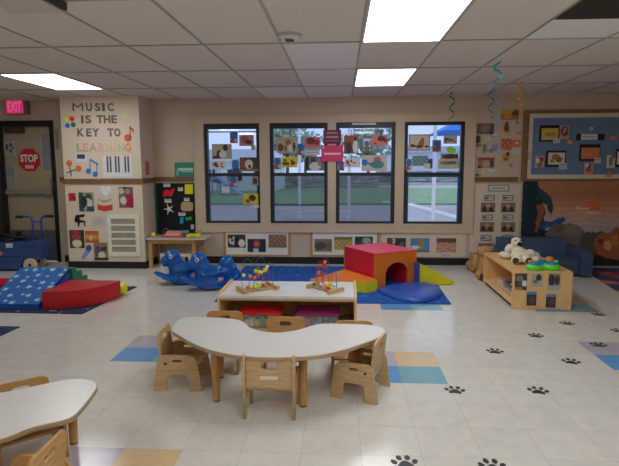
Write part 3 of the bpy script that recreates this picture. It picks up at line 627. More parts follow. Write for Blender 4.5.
px_prism('leaf_cutout', [(445.5, 148), (449, 147), (451, 145.4), (452.5, 147.5), (456, 149), (455.5, 152), (453, 153), (450, 153.6), (447.5, 151.5)], mat('leaf_green', (110, 176, 66), .6), 'bright green leaf shaped cut-out in the fourth window', 'leaf', YG-.004, .003, smooth=True)
px_prism('doodle_cutout', [(213, 180), (216, 179), (220, 181), (219.5, 184), (216.5, 182.5), (214, 183)], mat('doodle_dark', (52, 64, 74), .6), 'small dark cut-out at upper left of the lower first window', 'cut-out', YG-.004, .003, smooth=True)
YM = Yc-.002
sheet('sign', (323.2, 130, 341.2, 144), [('r', .2, .14, .8, .24, (150, 110, 130)), ('r', .15, .42, .85, .54, (160, 120, 140)), ('r', .15, .72, .85, .8, (130, 80, 110))], 'maroon sign hung on the post between second and third windows', 'sign', YM, bg=(92, 26, 58))
sheet('sign', (321.3, 145.1, 343.2, 161.6), [('r', .12, .46, .88, .56, (230, 180, 200)), ('r', .06, .1, .14, .2, (190, 150, 160))], 'bright pink sign hung directly below the maroon sign', 'sign', YM-.004, bg=(196, 34, 92))
# ================================================================== COLLAGE AT RIGHT OF WINDOWS
YR = YW-.001
PC = 'cut-out photos in the collage between windows and notice board'
coll = [
 ((500.8, 109.2, 518.8, 120), [('r', 0, 0, .7, .45, (170, 140, 26)), ('e', .8, .4, .2, .25, (80, 60, 24)), ('e', .35, .7, .2, .2, (180, 110, 60))], (150, 100, 40), 'yellow and orange photo at the top of the collage'),
 ((476.9, 123.4, 493.9, 134), [('e', .45, .5, .25, .35, (120, 96, 84)), ('r', .8, 0, 1, 1, (66, 70, 84)), ('e', .65, .3, .1, .15, (150, 84, 56))], (104, 70, 52), 'brown photo with a dark right edge at upper left of the collage'),
 ((501.5, 121.8, 509.8, 134.8), [('e', .6, .5, .3, .4, (96, 44, 44)), ('r', 0, .75, 1, 1, (180, 150, 40)), ('e', .6, .1, .2, .1, (50, 40, 40))], (150, 136, 118), 'small photo of a dark red figure over yellow in the collage'),
 ((488.4, 132.6, 496.8, 139.8), marks(5, (80, 90, 110), 3), (162, 162, 162), 'white clipping with blue grey spots in the collage'),
 ((474.6, 135.2, 481.3, 147), [('e', .45, .35, .4, .35, (54, 38, 44)), ('r', .1, .75, 1, 1, (130, 90, 44))], (136, 118, 100), 'small clipping of a dark bird at the left edge of the collage'),
 ((501, 138.6, 511.7, 150), [('n', (140, 50, 34), 2, 2, .3)], (170, 92, 70), 'square red and pink clipping in the right of the collage'),
 ((511.8, 139.8, 520.8, 147), [('e', .55, .45, .2, .25, (190, 160, 120))], (184, 84, 50), 'orange clipping with a pale dot beside the notice board frame'),
 ((487.8, 143.4, 499.4, 153.6), [('e', .6, .4, .3, .35, (110, 124, 150)), ('e', .3, .7, .25, .2, (120, 100, 116))], (150, 142, 146), 'grey violet clipping at the centre of the collage'),
 ((482, 143.8, 487, 153), [('e', .5, .5, .3, .45, (104, 96, 60))], (140, 126, 100), 'narrow olive clipping left of the grey violet one'),
 ((501.4, 151.8, 510.4, 162.6), [('e', .5, .5, .4, .3, (170, 110, 30)), ('e', .7, .2, .2, .2, (60, 44, 36)), ('e', .5, .7, .2, .12, (100, 60, 30))], (160, 140, 90), 'yellow orange clipping below the red and pink one'),
 ((477.5, 157.6, 494.3, 167.8), [('r', 0, 0, 1, .25, (120, 50, 36)), ('e', .5, .6, .25, .35, (140, 120, 104)), ('e', .85, .6, .12, .3, (70, 50, 40)), ('e', .15, .6, .15, .35, (150, 90, 40))], (130, 76, 50), 'rust brown photo at the lower left of the collage'),
 ((488.8, 167.9, 496.7, 171.6), lines(2), (164, 164, 170), 'white caption strip under the rust brown photo'),
 ((473.2, 166.2, 481.3, 177), [('e', .6, .35, .35, .3, (130, 134, 140)), ('r', 0, .7, 1, 1, (170, 120, 40)), ('e', .5, .8, .2, .12, (80, 44, 30))], (160, 150, 130), 'grey and yellow clipping at the bottom left corner of the collage'),
 ((511.4, 148.6, 520, 154.2), lines(2, (140, 140, 146)), (168, 160, 152), 'white caption card under the orange clipping'),
 ((511.8, 119.4, 520.6, 126.2), [('e', .6, .5, .12, .3, (90, 90, 110))], (158, 148, 140), 'pale clipping at the top right of the collage')]
for px, sh, bg, lb in coll: sheet('clipping', px, sh, lb, 'clipping', YR, bg=bg, group=PC, cell=.009)
px_prism('butterfly_cutout', [(515.6, 132), (518.3, 132.6), (521, 130.8), (520.6, 134), (521, 135.6), (518.4, 134.3), (516, 135.4), (516.6, 133.6)], mat('butterfly_orange', (190, 104, 40), .6), 'orange butterfly cut-out at the right of the collage', 'butterfly', YR, .003)
bm = bmesh.new(); wdisc(bm, wp(511, 165.5, YR), .027, YR); tag(finish('paper_dot', bm, mat('grey_violet_dot', (110, 104, 116), .6), center=True), 'small grey violet disc low in the collage', 'disc')
# lower panel
a = onY(471.5, 190, YW); b = onY(521, 183.6, YW); a.z = onY(490, 258, YW).z
cream_lo = finish('wall_panel', B(a.x, b.x, YW-.006, YW-.0005, a.z, b.z-.01), col_m, center=True); tag(cream_lo, 'cream paper panel below the brown rail, behind the six small photos', 'panel')
YP = YW-.008
G6 = 'captions on the cream panel'; G7 = 'animal photos on the cream panel'
sheet('title_card', (488, 184.8, 509, 191.4), [('r', .04, .12, .96, .88, (160, 162, 162)), ('r', .18, .4, .82, .58, (110, 112, 116))], 'wide dark edged title card at the top of the cream panel', 'card', YP, bg=(70, 76, 80), cell=.007)
pos = [('top left', 484, 195.1, 480.8, 202.5), ('top right', 502.6, 195.1, 501, 202.5), ('middle left', 482, 214.6, 479.8, 222.1), ('middle right', 502.5, 214.6, 500.8, 222.2), ('bottom left', 480.4, 235, 478, 243.2), ('bottom right', 502, 235, 500, 243.2)]
for nm, x, y, x2, y2 in pos:
    sheet('caption_card', (x, y, x+10.6, y+5.6), [('r', .06, .12, .94, .88, (160, 160, 158)), ('r', .15, .3, .4, .7, (70, 70, 74)), ('r', .5, .42, .85, .56, (120, 120, 122))], 'dark edged caption card over the %s photo of the cream panel' % nm, 'card', YP, bg=(60, 66, 68), group=G6, cell=.007)
    sheet('photograph', (x2, y2, x2+14.2, y2+9.6), [('e', .25, .7, .14, .3, (34, 26, 22)), ('e', .72, .7, .14, .28, (36, 28, 24)), ('e', .5, .35, .16, .2, (150, 124, 96)), ('r', 0, .9, 1, 1, (60, 46, 34))], '%s of the six brown animal photos on the cream panel' % nm, 'photograph', YP, bg=(112, 90, 68), group=G7)
# ================================================================== NOTICE BOARD
a = onY(520.3, 181, YW); b = onY(619, 109.8, YW); bx0, bx1, bz0, bz1 = a.x, 4.75, a.z, b.z+.004
nb = thing('notice_board', 'large blue notice board with white scalloped border and brown wood frame', 'notice board', (bx0, YW-.03, bz0))
W_, H_ = bx1-bx0, bz1-bz0
bm = bmesh.new(); fwd = .075; box(bm, 0, fwd, 0, .028, 0, H_); box(bm, W_-fwd, W_, 0, .028, 0, H_); box(bm, fwd, W_-fwd, 0, .028, H_-.045, H_); box(bm, fwd, W_-fwd, 0, .028, 0, .03)
finish('frame', bm, wood('board_frame_wood', (112, 84, 58), (92, 66, 42), (3, 20, 20)), nb, bevel=.004)
finish('backing', B(fwd, W_-fwd, .015, .028, .03, H_-.045), mat('notice_blue', (80, 100, 128), .8, .04, 6), nb)
sc = []; x0, x1, z0, z1 = fwd, W_-fwd, .03, H_-.045; bw = .05; r = .012
out = [(x0, z0), (x1, z0), (x1, z1), (x0, z1)]; inn = []
def scal(p, q):
    n = int((Vector(q)-Vector(p)).length/(2*r)); d = (Vector(q)-Vector(p))/n; nn = Vector((-d.y, d.x)).normalized(); o = []
    for k in range(n):
        for s in range(5): t = (s+.5)/5; pt = Vector(p)+d*(k+t)+nn*(r*.8*math.sin(PI*t)); o.append(tuple(pt))
    return o
A_ = (x0+bw, z0+bw); B_ = (x1-bw, z0+bw); C_ = (x1-bw, z1-bw); D_ = (x0+bw, z1-bw)
inn = scal(A_, B_)+scal(B_, C_)+scal(C_, D_)+scal(D_, A_)
me = plate([out, inn], .003); me.transform(Matrix.Translation((0, .0135, 0)) @ XZ); wrap('scalloped_border', me, mat('border_cream', (168, 160, 146), .7), nb)
YN = YW-.018
def framed(px, inner, sh, bg, label):
    a = onY(px[0], px[3], YN); b = onY(px[2], px[1], YN)
    t = thing('framed_picture', label, 'framed picture', ((a.x+b.x)/2, YN-.004, a.z))
    finish('black_mount', B(-(b.x-a.x)/2, (b.x-a.x)/2, 0, .004, 0, b.z-a.z), mat('black_card', (18, 18, 21), .6), t)
    sheet('artwork', inner, sh, '', '', YN-.004, bg=bg, parent=t)
framed((538.7, 125, 559.3, 141.8), (541.5, 128.3, 558, 140), [('e', .5, .5, .35, .2, (150, 110, 50)), ('r', .2, .8, 1, 1, (150, 140, 130))], (176, 148, 40), 'black mounted yellow artwork at upper left of the notice board')
framed((545.2, 150.6, 566.2, 167), (548, 152.7, 564.8, 164.6), [('e', .45, .35, .25, .25, (140, 100, 60)), ('e', .65, .6, .2, .2, (110, 70, 40)), ('e', .25, .7, .15, .15, (150, 110, 60))], (178, 166, 146), 'black mounted cream artwork at lower left of the notice board')
framed((578.8, 144.2, 600.5, 161), (581.3, 147.6, 599.5, 159), [('e', .62, .45, .08, .14, (110, 120, 130)), ('e', .35, .55, .2, .2, (190, 110, 70))], (196, 96, 54), 'black mounted orange artwork in the middle of the notice board')
framed((615, 148.5, 640, 167), (617, 151.5, 638, 164.5), marks(6, (120, 80, 50), 4), (176, 168, 156), 'black mounted pale artwork cut by the right edge of the photo')
bnr = thing('title_banner', 'black banner with white title strip near the top of the notice board', 'banner', onY(590.5, 140.2, YN))
a = onY(575.9, 140.3, YN); b = onY(604.9, 133.7, YN); finish('banner_card', LL(B(a.x, b.x, YN-.003, YN, a.z, b.z), bnr), MATS['black_card'], bnr)
sheet('title_strip', (581, 134, 597.5, 139.8), [('r', .08, .4, .92, .62, (130, 130, 136))], '', '', YN-.004, bg=(176, 176, 176), parent=bnr, cell=.007)
PB = 'small cards pinned on the notice board'
for i, (px, sh, bg, lb) in enumerate([
 ((553, 138, 560, 143.3), lines(2), (158, 160, 162), 'white caption card under the yellow artwork'),
 ((558.8, 163.4, 567, 169.4), lines(2), (158, 160, 162), 'white caption card under the cream artwork'),
 ((594.2, 158, 600.8, 163.2), lines(2), (158, 160, 162), 'white caption card under the orange artwork'),
 ((559.9, 125.8, 569.2, 139), [('e', .5, .42, .42, .36, (100, 34, 54)), ('e', .55, .3, .2, .14, (150, 110, 120)), ('e', .4, .5, .12, .1, (160, 120, 130))], (150, 130, 84), 'tall clipping of a dark red flower beside the yellow artwork'),
 ((535, 155.6, 544.3, 168), [('e', .6, .3, .3, .2, (110, 30, 44)), ('e', .5, .7, .3, .28, (110, 80, 60)), ('e', .3, .4, .2, .2, (180, 176, 170))], (150, 134, 110), 'clipping with a red spot left of the cream artwork'),
 ((584, 162.8, 593, 174.6), [('e', .55, .25, .2, .2, (60, 30, 36)), ('e', .3, .2, .25, .15, (176, 176, 172)), ('e', .5, .6, .3, .2, (120, 70, 40))], (168, 124, 90), 'peach clipping hanging below the orange artwork'),
 ((606.6, 155, 615, 168), [('e', .5, .5, .25, .35, (110, 100, 76)), ('e', .8, .1, .3, .15, (120, 80, 60))], (168, 164, 154), 'white clipping with a grey creature near the right edge of the photo'),
 ((527.8, 151.4, 532, 159.8), [], (150, 144, 118), 'tiny yellowish card on the left border of the notice board')]):
    sheet('card', px, sh, lb, 'card', YN-.006, bg=bg, group=PB, cell=.008)
px_prism('butterfly_cutout', [(610, 135.6), (613, 136.6), (616.6, 135.8), (616, 138.2), (616.6, 140.6), (613, 139.6), (610.3, 140.4), (611, 138)], MATS['butterfly_orange'], 'orange butterfly cut-out right of the title banner', 'butterfly', YN, .003)
px_prism('butterfly_cutout', [(566.6, 139.8), (570, 140.6), (573, 139.8), (572.6, 142), (573, 144.3), (570, 143.5), (567, 144.2), (567.4, 142)], mat('butterfly_tan', (164, 112, 70), .6), 'tan butterfly cut-out right of the yellow artwork', 'butterfly', YN, .003)
bm = bmesh.new(); q = wp(591.3, 128.5, YN); prism(bm, star_pts(q[0], q[1], .036, .02, 6), YN-.004, YN, 'y'); tag(finish('paper_flower', bm, mat('pale_blue_paper', (130, 146, 160), .6), center=True), 'pale blue paper flower above the title banner', 'flower')
px_prism('butterfly_cutout', [(605, 177.0), (609, 171.2), (613, 177.0)], MATS['butterfly_orange'], 'small orange cut-out on the bottom border of the notice board', 'cut-out', YN-.003, .003)
# ================================================================== SAFARI MURAL (cloth)
M0 = onY(522.3, 186, YW); mx0, mx1, mz0, mz1 = M0.x, 4.7, .012, bz0-.004
def mural(u, v):
    x = 521.5+u*(mx1-mx0)/(1.30/98); y = 181.2+v*84.5
    import math as m
    wob = m.sin(x*.9+y*.35)*1.2+m.sin(x*.31-y*.8)*1.1
    t = (y-181)/60
    sky = [(150, 96, 70), (146, 88, 62), (160, 112, 88), (150, 128, 122), (122, 122, 134), (80, 80, 92)]
    ts = min(4.999, max(0, t*4.4)); k = int(ts); f = ts-k; c = tuple(a+(b-a)*f for a, b in zip(sky[k], sky[k+1]))
    if m.sin(y*1.1+m.sin(x*.12)*1.5) > .75 and y > 196: c = tuple(q*1.07 for q in c)
    dx, dy = x-592.5, y-210
    if dx*dx+dy*dy < 72: c = (186, 84, 46) if dy < 0 else (170, 120, 96)
    if abs(y-208.5-dx*.03) < 1.2 and 577 < x < 590: c = (176, 150, 132)
    if abs(y-212.5) < 1.4 and 588 < x < 602: c = (176, 146, 126)
    sh = shade([
      ('p', [(521, 180), (538, 180), (537.5, 187), (545, 192), (551, 197), (553.5, 206), (552, 216), (549, 210), (546, 204), (543, 202), (546, 212), (545, 225), (547, 236), (521, 240)], (16, 34, 44)),
      ('p', [(537, 188), (545, 192.5), (551, 198), (553, 206), (551.5, 212), (547, 203), (541, 198), (536, 200)], (20, 58, 68)),
      ('p', [(538, 204), (543, 203), (545, 209), (543.5, 215), (541, 222), (538.5, 236), (535, 236), (537, 222), (538.5, 213), (536.5, 209)], (122, 70, 44)),
      ('p', [(541, 228), (546, 220), (552, 222), (558, 218), (566, 216.5), (567, 219.5), (563, 223.5), (554, 225.5), (546, 229)], (26, 62, 120)),
      ('p', [(521, 236), (548, 230), (560, 228), (620, 246), (800, 240), (800, 270), (521, 270)], (22, 28, 30)),
      ('p', [(547, 235), (551, 227), (557, 223.5), (566, 224), (572, 222.5), (580, 225), (586, 230), (588, 238), (586, 252), (580, 246), (571, 244), (566, 252), (562, 246), (555, 238), (549, 237)], (98, 82, 72)),
      ('e', 575, 230, 9, 6, (112, 94, 82)), ('e', 560, 229, 4.5, 4, (84, 70, 64)),
      ('p', [(583, 236), (590, 231), (598, 232), (606, 231), (610, 238), (600, 252), (586, 256), (581, 248)], (66, 62, 62)),
      ('p', [(596, 240), (602, 234), (612, 232), (619, 226), (626, 234), (640, 238), (650, 250), (646, 262), (612, 258), (600, 254)], (140, 74, 38)),
      ('e', 611, 245, 4, 5, (180, 120, 70)), ('e', 604, 241, 3, 3, (90, 48, 30)), ('e', 618, 240, 3, 6, (176, 92, 40)), ('e', 592, 254, 7, 5, (84, 60, 50)), ('e', 575, 250, 6, 3.5, (130, 74, 44)),
      ('p', [(650, 266), (655, 200), (663, 195), (670, 220), (676, 266)], (60, 46, 34)),
      ('e', 690, 246, 16, 14, (120, 88, 56))], x+wob*.4, y+wob*.3, None)
    if sh: 
        f = 1+.22*m.sin(x*1.7+y*1.3)*m.sin(x*.8-y*2.1)
        return tuple(max(4, min(235, q*f)) for q in sh)
    return c
nu = int((mx1-mx0)/.013); GRAIN = .1
bm = colour_mesh(nu, 92, lambda u, v: Vector((mx0+u*(mx1-mx0), YW-.022-.004*math.sin(u*34)-.003*math.sin(u*15+1), mz1-v*(mz1-mz0))), mural, .012, Vector((0, -1, 0)))
o = finish('mural_cloth', bm, FABPRINT, center=True, smooth=False); tag(o, 'printed safari sunset wall cloth with elephant, giraffe and lions below the notice board', 'wall hanging')
# ================================================================== PHOTO BOARDS UNDER THE WINDOWS
fw_m = wood('photo_board_wood', (150, 116, 80), (130, 98, 64), (6, 6, 20))
def photo_board(px, label, photos, fr):
    a = onY(px[0], px[3], YW); b = onY(px[2], px[1], YW); W_, H_ = b.x-a.x, b.z-a.z
    t = thing('photo_board', label, 'photo board', (a.x, YW-.02, a.z))
    finish('white_backing', B(.01, W_-.01, .008, .018, .01, H_), mat('backing_white', (176, 172, 168), .6) if fr else col_m, t)
    if fr:
        bm = bmesh.new(); box(bm, 0, .035, 0, .018, 0, H_); box(bm, W_-.035, W_, 0, .018, 0, H_); box(bm, .035, W_-.035, 0, .018, 0, .03); finish('wood_frame', bm, fw_m, t, bevel=.003)
    for p, sh, bg, lb in photos: sheet('photograph', p, sh, lb, 'photograph', YW-.013, bg=bg, group='animal photos on the boards below the windows')
photo_board((224.2, 231.4, 290.5, 256.2), 'wood framed board with panda, flower and tiger photos under the first two windows', [
 ((227.8, 234.6, 245.6, 247.6), [('e', .3, .45, .25, .32, (170, 166, 158)), ('e', .2, .2, .08, .14, (20, 20, 20)), ('e', .5, .5, .14, .45, (20, 20, 22)), ('e', .78, .65, .18, .3, (180, 176, 160)), ('e', .25, .45, .06, .1, (30, 30, 30))], (44, 46, 40), 'photo of a panda on the first board under the windows'),
 ((247.6, 239, 265.8, 252), [('e', .5, .38, .2, .3, (140, 50, 54)), ('e', .5, .35, .1, .16, (170, 80, 84)), ('r', .3, .75, .6, 1, (168, 168, 168))], (26, 34, 48), 'dark blue photo with a red head between panda and tiger photos'),
 ((268.6, 234.6, 286.6, 247.6), [('n', (110, 60, 44), 3, 1.2, .2), ('r', 0, .8, 1, 1, (90, 100, 60))], (134, 100, 78), 'photo of brown striped animals on the first board under the windows')], True)
photo_board((310.4, 231.6, 379.4, 256.6), 'wood framed board with rhino and yellow field photos under the third window', [
 ((314.4, 238.8, 332, 251.6), [('g', 0, .3, (110, 110, 110), (90, 84, 76)), ('e', .35, .55, .35, .28, (70, 62, 60)), ('r', .15, .6, .25, .95, (56, 50, 48)), ('e', .85, .6, .2, .3, (84, 90, 50))], (110, 100, 90), 'photo of a grey rhino on the second board'),
 ((334.2, 237, 352.4, 249.8), [('g', 0, .25, (40, 60, 30), (150, 130, 40)), ('e', .5, .6, .2, .35, (150, 130, 90)), ('n', (120, 110, 40), 3, 2, .5)], (160, 144, 50), 'yellow green field photo on the second board'),
 ((354.8, 236.6, 372.8, 247), [('e', .65, .4, .25, .3, (120, 140, 120)), ('e', .3, .7, .2, .2, (50, 70, 60))], (34, 50, 50), 'dark green photo on the second board, partly behind the red cube')], True)
photo_board((380.5, 231.8, 466.5, 257.3), 'plain cream strip with three photos under the fourth window', [
 ((387, 238, 405.8, 247.8), [('e', .35, .3, .1, .3, (150, 150, 150)), ('e', .8, .7, .15, .3, (60, 96, 60)), ('e', .15, .3, .15, .3, (90, 60, 40))], (40, 40, 38), 'dark photo of a pale bird on the plain strip'),
 ((410.5, 238.2, 429.4, 252), [('e', .55, .5, .14, .45, (140, 110, 70)), ('r', .6, .1, .7, .9, (140, 112, 74)), ('e', .25, .65, .22, .14, (180, 186, 190)), ('r', 0, .9, 1, 1, (84, 76, 50))], (60, 110, 164), 'photo of a giraffe against blue sky on the plain strip'),
 ((436.3, 238.2, 456, 252.4), [('r', 0, 0, 1, .28, (48, 46, 36)), ('n', (120, 70, 62), 5, 1, .3)], (176, 128, 110), 'photo of a pink flock of birds on the plain strip'),
 ((415, 254.2, 422, 256), [], (168, 166, 176), 'tiny caption strip under the giraffe photo'), ((441.5, 254.2, 449.5, 256.2), [], (150, 140, 160), 'tiny caption strip under the pink flock photo')], False)
# ================================================================== SMALL SIDE TABLE + THINGS
t = thing('side_table', 'small low table with pale top and amber legs before the black board', 'table', (-2.42, 7.48, 0))
ztop = .425
finish('tabletop', B(-.375, .46, -.22, .24, ztop-.02, ztop), mat('table_top_grey', (148, 144, 142), .35), t, bevel=.004)
bm = bmesh.new(); box(bm, -.33, .33, -.17, -.15, ztop-.08, ztop-.021); box(bm, -.33, .33, .18, .2, ztop-.08, ztop-.021); finish('apron', bm, legwood, t)
for x in (-.33, .29):
    for y in (-.18, .175): finish('leg', B(x-.022, x+.022, y-.004, y+.04, 0, ztop-.021), legwood, t)
bm = bmesh.new(); box(bm, .0, .0001, 0, .0001, 0, .0001)
bm.free()
s = thing('toddler_stool', 'white plastic stool standing under the small low table', 'stool', (-2.43, 7.5, 0))
finish('seat', B(-.22, .22, -.1, .1, .15, .19), whitep, s, bevel=.01)
for x in (-.2, -.07, .07, .2):
    for y in (-.085, .06): finish('leg', B(x-.02, x+.02, y, y+.025, 0, .155), whitep, s)
def on_table(px, py, Y): return onY(px, py, Y)
zt = ztop
p = onY(153.5, 233, 7.42); bm = bmesh.new(); ball(bm, (p.x, 7.42, zt+.033), .033, 3); o = finish('toy_ball', bm, mat('toy_yellow', (190, 168, 30), .4), smooth=True, center=True); tag(o, 'small yellow ball at the left end of the low table', 'ball')
def bx_toy(name, x0, x1, y0, y1, z0, z1, c, label, cat, bev=.004, grp=None):
    o = finish(name, B(onY(x0, 230, y0).x, onY(x1, 230, y0).x, y0, y1, z0, z1), mat('toy_'+'_'.join(map(str, c)), c, .5, .12, 40), center=True, bevel=bev); return tag(o, label, cat, grp)
bx_toy('toy_tray', 161, 183.5, 7.36, 7.52, zt, zt+.03, (150, 60, 56), 'flat red tray on the low table', 'tray')
bx_toy('toy_tray', 164, 180, 7.38, 7.5, zt+.0305, zt+.045, (164, 150, 150), 'pale tray stacked on the red tray', 'tray')
bx_toy('picture_book', 165.5, 181, 7.40, 7.54, zt+.046, zt+.078, (164, 110, 104), 'pinkish picture book lying on top of the trays', 'book')
bx_toy('toy_block', 181.2, 187, 7.45, 7.55, zt+.046, zt+.082, (60, 130, 120), 'teal block beside the pinkish book on the trays', 'block')
g = thing('toy_truck', 'yellow green toy truck at the right end of the low table', 'toy truck', (onY(193.5, 232, 7.42).x, 7.42, zt))
yg = mat('toy_lime', (176, 180, 34), .45)
bm = bmesh.new(); prism(bm, [(-.1, .015), (.1, .015), (.1, .06), (.05, .065), (.03, .05), (-.06, .05), (-.1, .035)], -.04, .04, 'y'); finish('truck_body', bm, yg, g, bevel=.004)
for x in (-.065, .065):
    bm = bmesh.new(); cone(bm, (x, -.045, .018), (x, .045, .018), .018, .018, 16); finish('wheel', bm, yg, g)
for i, (x, c) in enumerate(((.085, (150, 100, 30)), (.04, (120, 84, 40)), (0.0, (90, 40, 90)))):
    bm = bmesh.new(); cone(bm, (x, .0, .05), (x+.015, .01, .12-.02*i), .008, .006, 8); finish('load_stick', bm, mat('stick_%d' % i, c, .5), g)
g = thing('toy_wire_loop', 'small wire loop toy at the back of the low table', 'toy', (onY(166, 228, 7.6).x, 7.6, zt)); bm = bmesh.new()
tube(bm, [(-.05*math.cos(a), 0, .004+.10*math.sin(a)) for a in [k*PI/10 for k in range(11)]], .004, 6); finish('wire', bm, metal_m, g); finish('base', B(-.06, .06, -.03, .03, 0, .006), birch, g)
# ================================================================== ROCKING DINOSAURS
dino_m = mat('blue_rotomould_plastic', (8, 72, 140), .26, .04, 6, gain=1.9)
eye_w = mat('eye_white', (200, 200, 200), .3); eye_b = mat('eye_black', (14, 14, 16), .2)
def rocker(label, loc, rz):
    g = thing('rocking_dinosaur', label, 'rocking toy', loc, rz, 'blue rocking dinosaurs'); g.scale = (.87, .95, 1.0)
    # faces -x ; length .72
    blob('body', [((-.02, 0, .145), (.2, .13, .13)), ((.0, 0, .075), (.2, .15, .075)), ((-.14, 0, .2), (.085, .085, .13), (0, -.35, 0)), ((-.15, 0, .3), (.075, .075, .1)),
        ((-.165, 0, .335), (.11, .095, .088)), ((-.25, 0, .288), (.08, .085, .068), (0, -.6, 0)), ((-.12, 0, .26), (.1, .09, .1)), ((.02, 0, .19), (.1, .1, .06)),
        ((.2, 0, .2), (.09, .1, .115)), ((.2, 0, .285), (.1, .095, .1)), ((.29, 0, .24), (.05, .08, .05)), ((.15, 0, .2), (.11, .11, .09)), ((.3, 0, .18), (.1, .07, .06), (0, .5, 0)),
        ((-.2, 0, .075), (.15, .15, .035), (0, .22, 0)), ((-.33, 0, .12), (.1, .12, .022), (0, .35, 0)), ((.24, 0, .1), (.14, .12, .035), (0, -.35, 0)), ((0, 0, .03), (.2, .15, .03)),
        ((.0, -.12, .19), (.15, .04, .03), (0, -.1, 0)), ((.0, .12, .19), (.15, .04, .03), (0, -.1, 0))], dino_m, g, .009, 5)
    for s in (-1, 1):
        bm = bmesh.new(); ball(bm, (-.185, s*.09, .352), .026, 2, (1, .45, 1.15)); e = finish('eye', bm, eye_w, g, smooth=True)
        bm = bmesh.new(); ball(bm, (-.188, s*.0985, .352), .012, 2, (1, .5, 1.2)); finish('pupil', bm, eye_b, e, smooth=True)
    bm = bmesh.new(); tube(bm, [(-.13, -.14, .27), (-.13, .14, .27)], .013, 10); finish('handlebar', bm, dino_m, g, smooth=True)
    me = plate([rrect(-.035, -.018, .035, .018, .016)], .002); me.transform(Matrix.Translation((.12, -.148, .135)) @ Matrix.Rotation(.25, 4, 'Z') @ XZ); wrap('logo_sticker', me, mat('logo_pink', (176, 110, 130), .5), g)
    return g
rocker('blue rocking dinosaur at the left, nearer the low table', (-1.98, 6.38, 0), .28)
rocker('blue rocking dinosaur at the right, in front of the panda photo board', (-1.575, 6.10, 0.009), .22)
# ================================================================== RUGS
def rug(name, P, c, c2, label, scale=14, thr=.55, z=.008, c3=None, kind='noise'):
    m = mat('rug_'+name, c, .95, 0, gain=2.1); nt = m.node_tree; b = nt.nodes['Principled BSDF']
    tc = nt.nodes.new('ShaderNodeTexCoord'); n = nt.nodes.new('ShaderNodeTexNoise') if kind == 'noise' else nt.nodes.new('ShaderNodeTexVoronoi')
    n.inputs['Scale'].default_value = scale; r = nt.nodes.new('ShaderNodeValToRGB'); E = r.color_ramp.elements
    if kind == 'noise': n.inputs['Detail'].default_value = 3; o = n.outputs['Fac']; E[0].position = thr-.06; E[1].position = thr+.06; E[0].color = (*K(c), 1); E[1].color = (*K(c2), 1)
    else: o = n.outputs['Distance']; E[0].position = thr*.5; E[1].position = thr*.62; E[0].color = (*K(c2), 1); E[1].color = (*K(c), 1)
    if c3: e = E.new(.68); e.color = (*K(c3), 1)
    nt.links.new(tc.outputs['Object'], n.inputs['Vector']); nt.links.new(o, r.inputs[0]); nt.links.new(r.outputs[0], b.inputs['Base Color'])
    bm = bmesh.new(); prism(bm, P, .0005, z); ob = finish('rug', bm, m, center=True); tag(ob, label, 'rug'); return ob
rug('play', [(-1.40, 5.5), (1.07, 5.53), (1.09, 7.55), (-1.45, 7.5)], (14, 62, 134), (10, 44, 104), 'blue patterned rug under the foam climbing cube', 9, .52, c3=(40, 104, 168))
rug('navy_star', [(-4.9, 5.0), (-2.575, 4.96), (-2.50, 6.15), (-4.9, 6.2)], (24, 32, 58), (110, 120, 140), 'navy rug with pale specks under the starry foam ramp', 11, .36, kind='v')
rug('navy_plain', [(-4.2, 3.35), (-3.0, 3.32), (-2.93, 4.52), (-4.2, 4.56)], (24, 34, 62), (36, 46, 76), 'dark navy rug corner at the left edge of the photo', 12, .5)
rg = rug('map', [(3.22, 7.6), (3.05, 6.3), (3.05, 4.6), (4.95, 4.6), (4.95, 7.6)], (34, 50, 84), (150, 66, 50), 'blue play rug with red and orange shapes before the safari cloth', 3.4, .55, c3=(150, 104, 60))
# ================================================================== FOAM CLIMBER (cube, lens, wedges)
def vin(name, c): return mat('vinyl_'+name, c, .38, .03, 5, bump=0)
v_red, v_or, v_ye, v_bl = vin('red', (168, 20, 44)), vin('orange', (204, 92, 24)), vin('yellow', (196, 168, 18)), vin('blue', (26, 62, 134))
v_cr = vin('crimson', (140, 14, 24))
A = Vector((.32, 6.16, 0)); dx = Vector((.849, .529, 0)).normalized(); ang = math.atan2(dx.y, dx.x)
t = thing('foam_cube', 'red topped foam tunnel cube with an orange arched front', 'foam cube', (A.x, A.y, .008), ang)
CW, CD, CH = .60, .69, .405
# side walls/top in red with tunnel, orange front plate with arch hole
ar = .185; ax = .31; arch = [(ax-ar*.88, .0)]+[(ax+ar*.88*math.cos(a), .14+.145*math.sin(a)) for a in [PI-k*PI/14 for k in range(15)]]+[(ax+ar*.88, .0)]
outer = [(0, 0), (ax-ar*.88, 0)]+arch[1:-1]+[(ax+ar*.88, 0), (CW, 0), (CW, CH), (0, CH)]
bm = bmesh.new(); prism(bm, outer[::-1], .03, CD-.03, 'y')
for v_ in list(bm.verts): pass
finish('tunnel_body', bm, v_red, t)
for y0, y1 in ((0, .03), (CD-.03, CD)):
    bm = bmesh.new(); prism(bm, outer[::-1], y0, y1, 'y'); finish('arched_panel', bm, v_or, t)
bm = bmesh.new(); prism(bm, [(-.006, CH-.001), (CW+.004, CH-.001), (CW+.004, CH+.006), (-.006, CH+.006)], -.004, CD+.004, 'y'); finish('top_panel', bm, vin('pinkred', (186, 36, 70)), t)
# back stop inside tunnel: dark red lining visible
finish('tunnel_lining', B(ax-ar*.88, ax+ar*.88, CD-.05, CD-.031, 0.001, .286), v_cr, t)
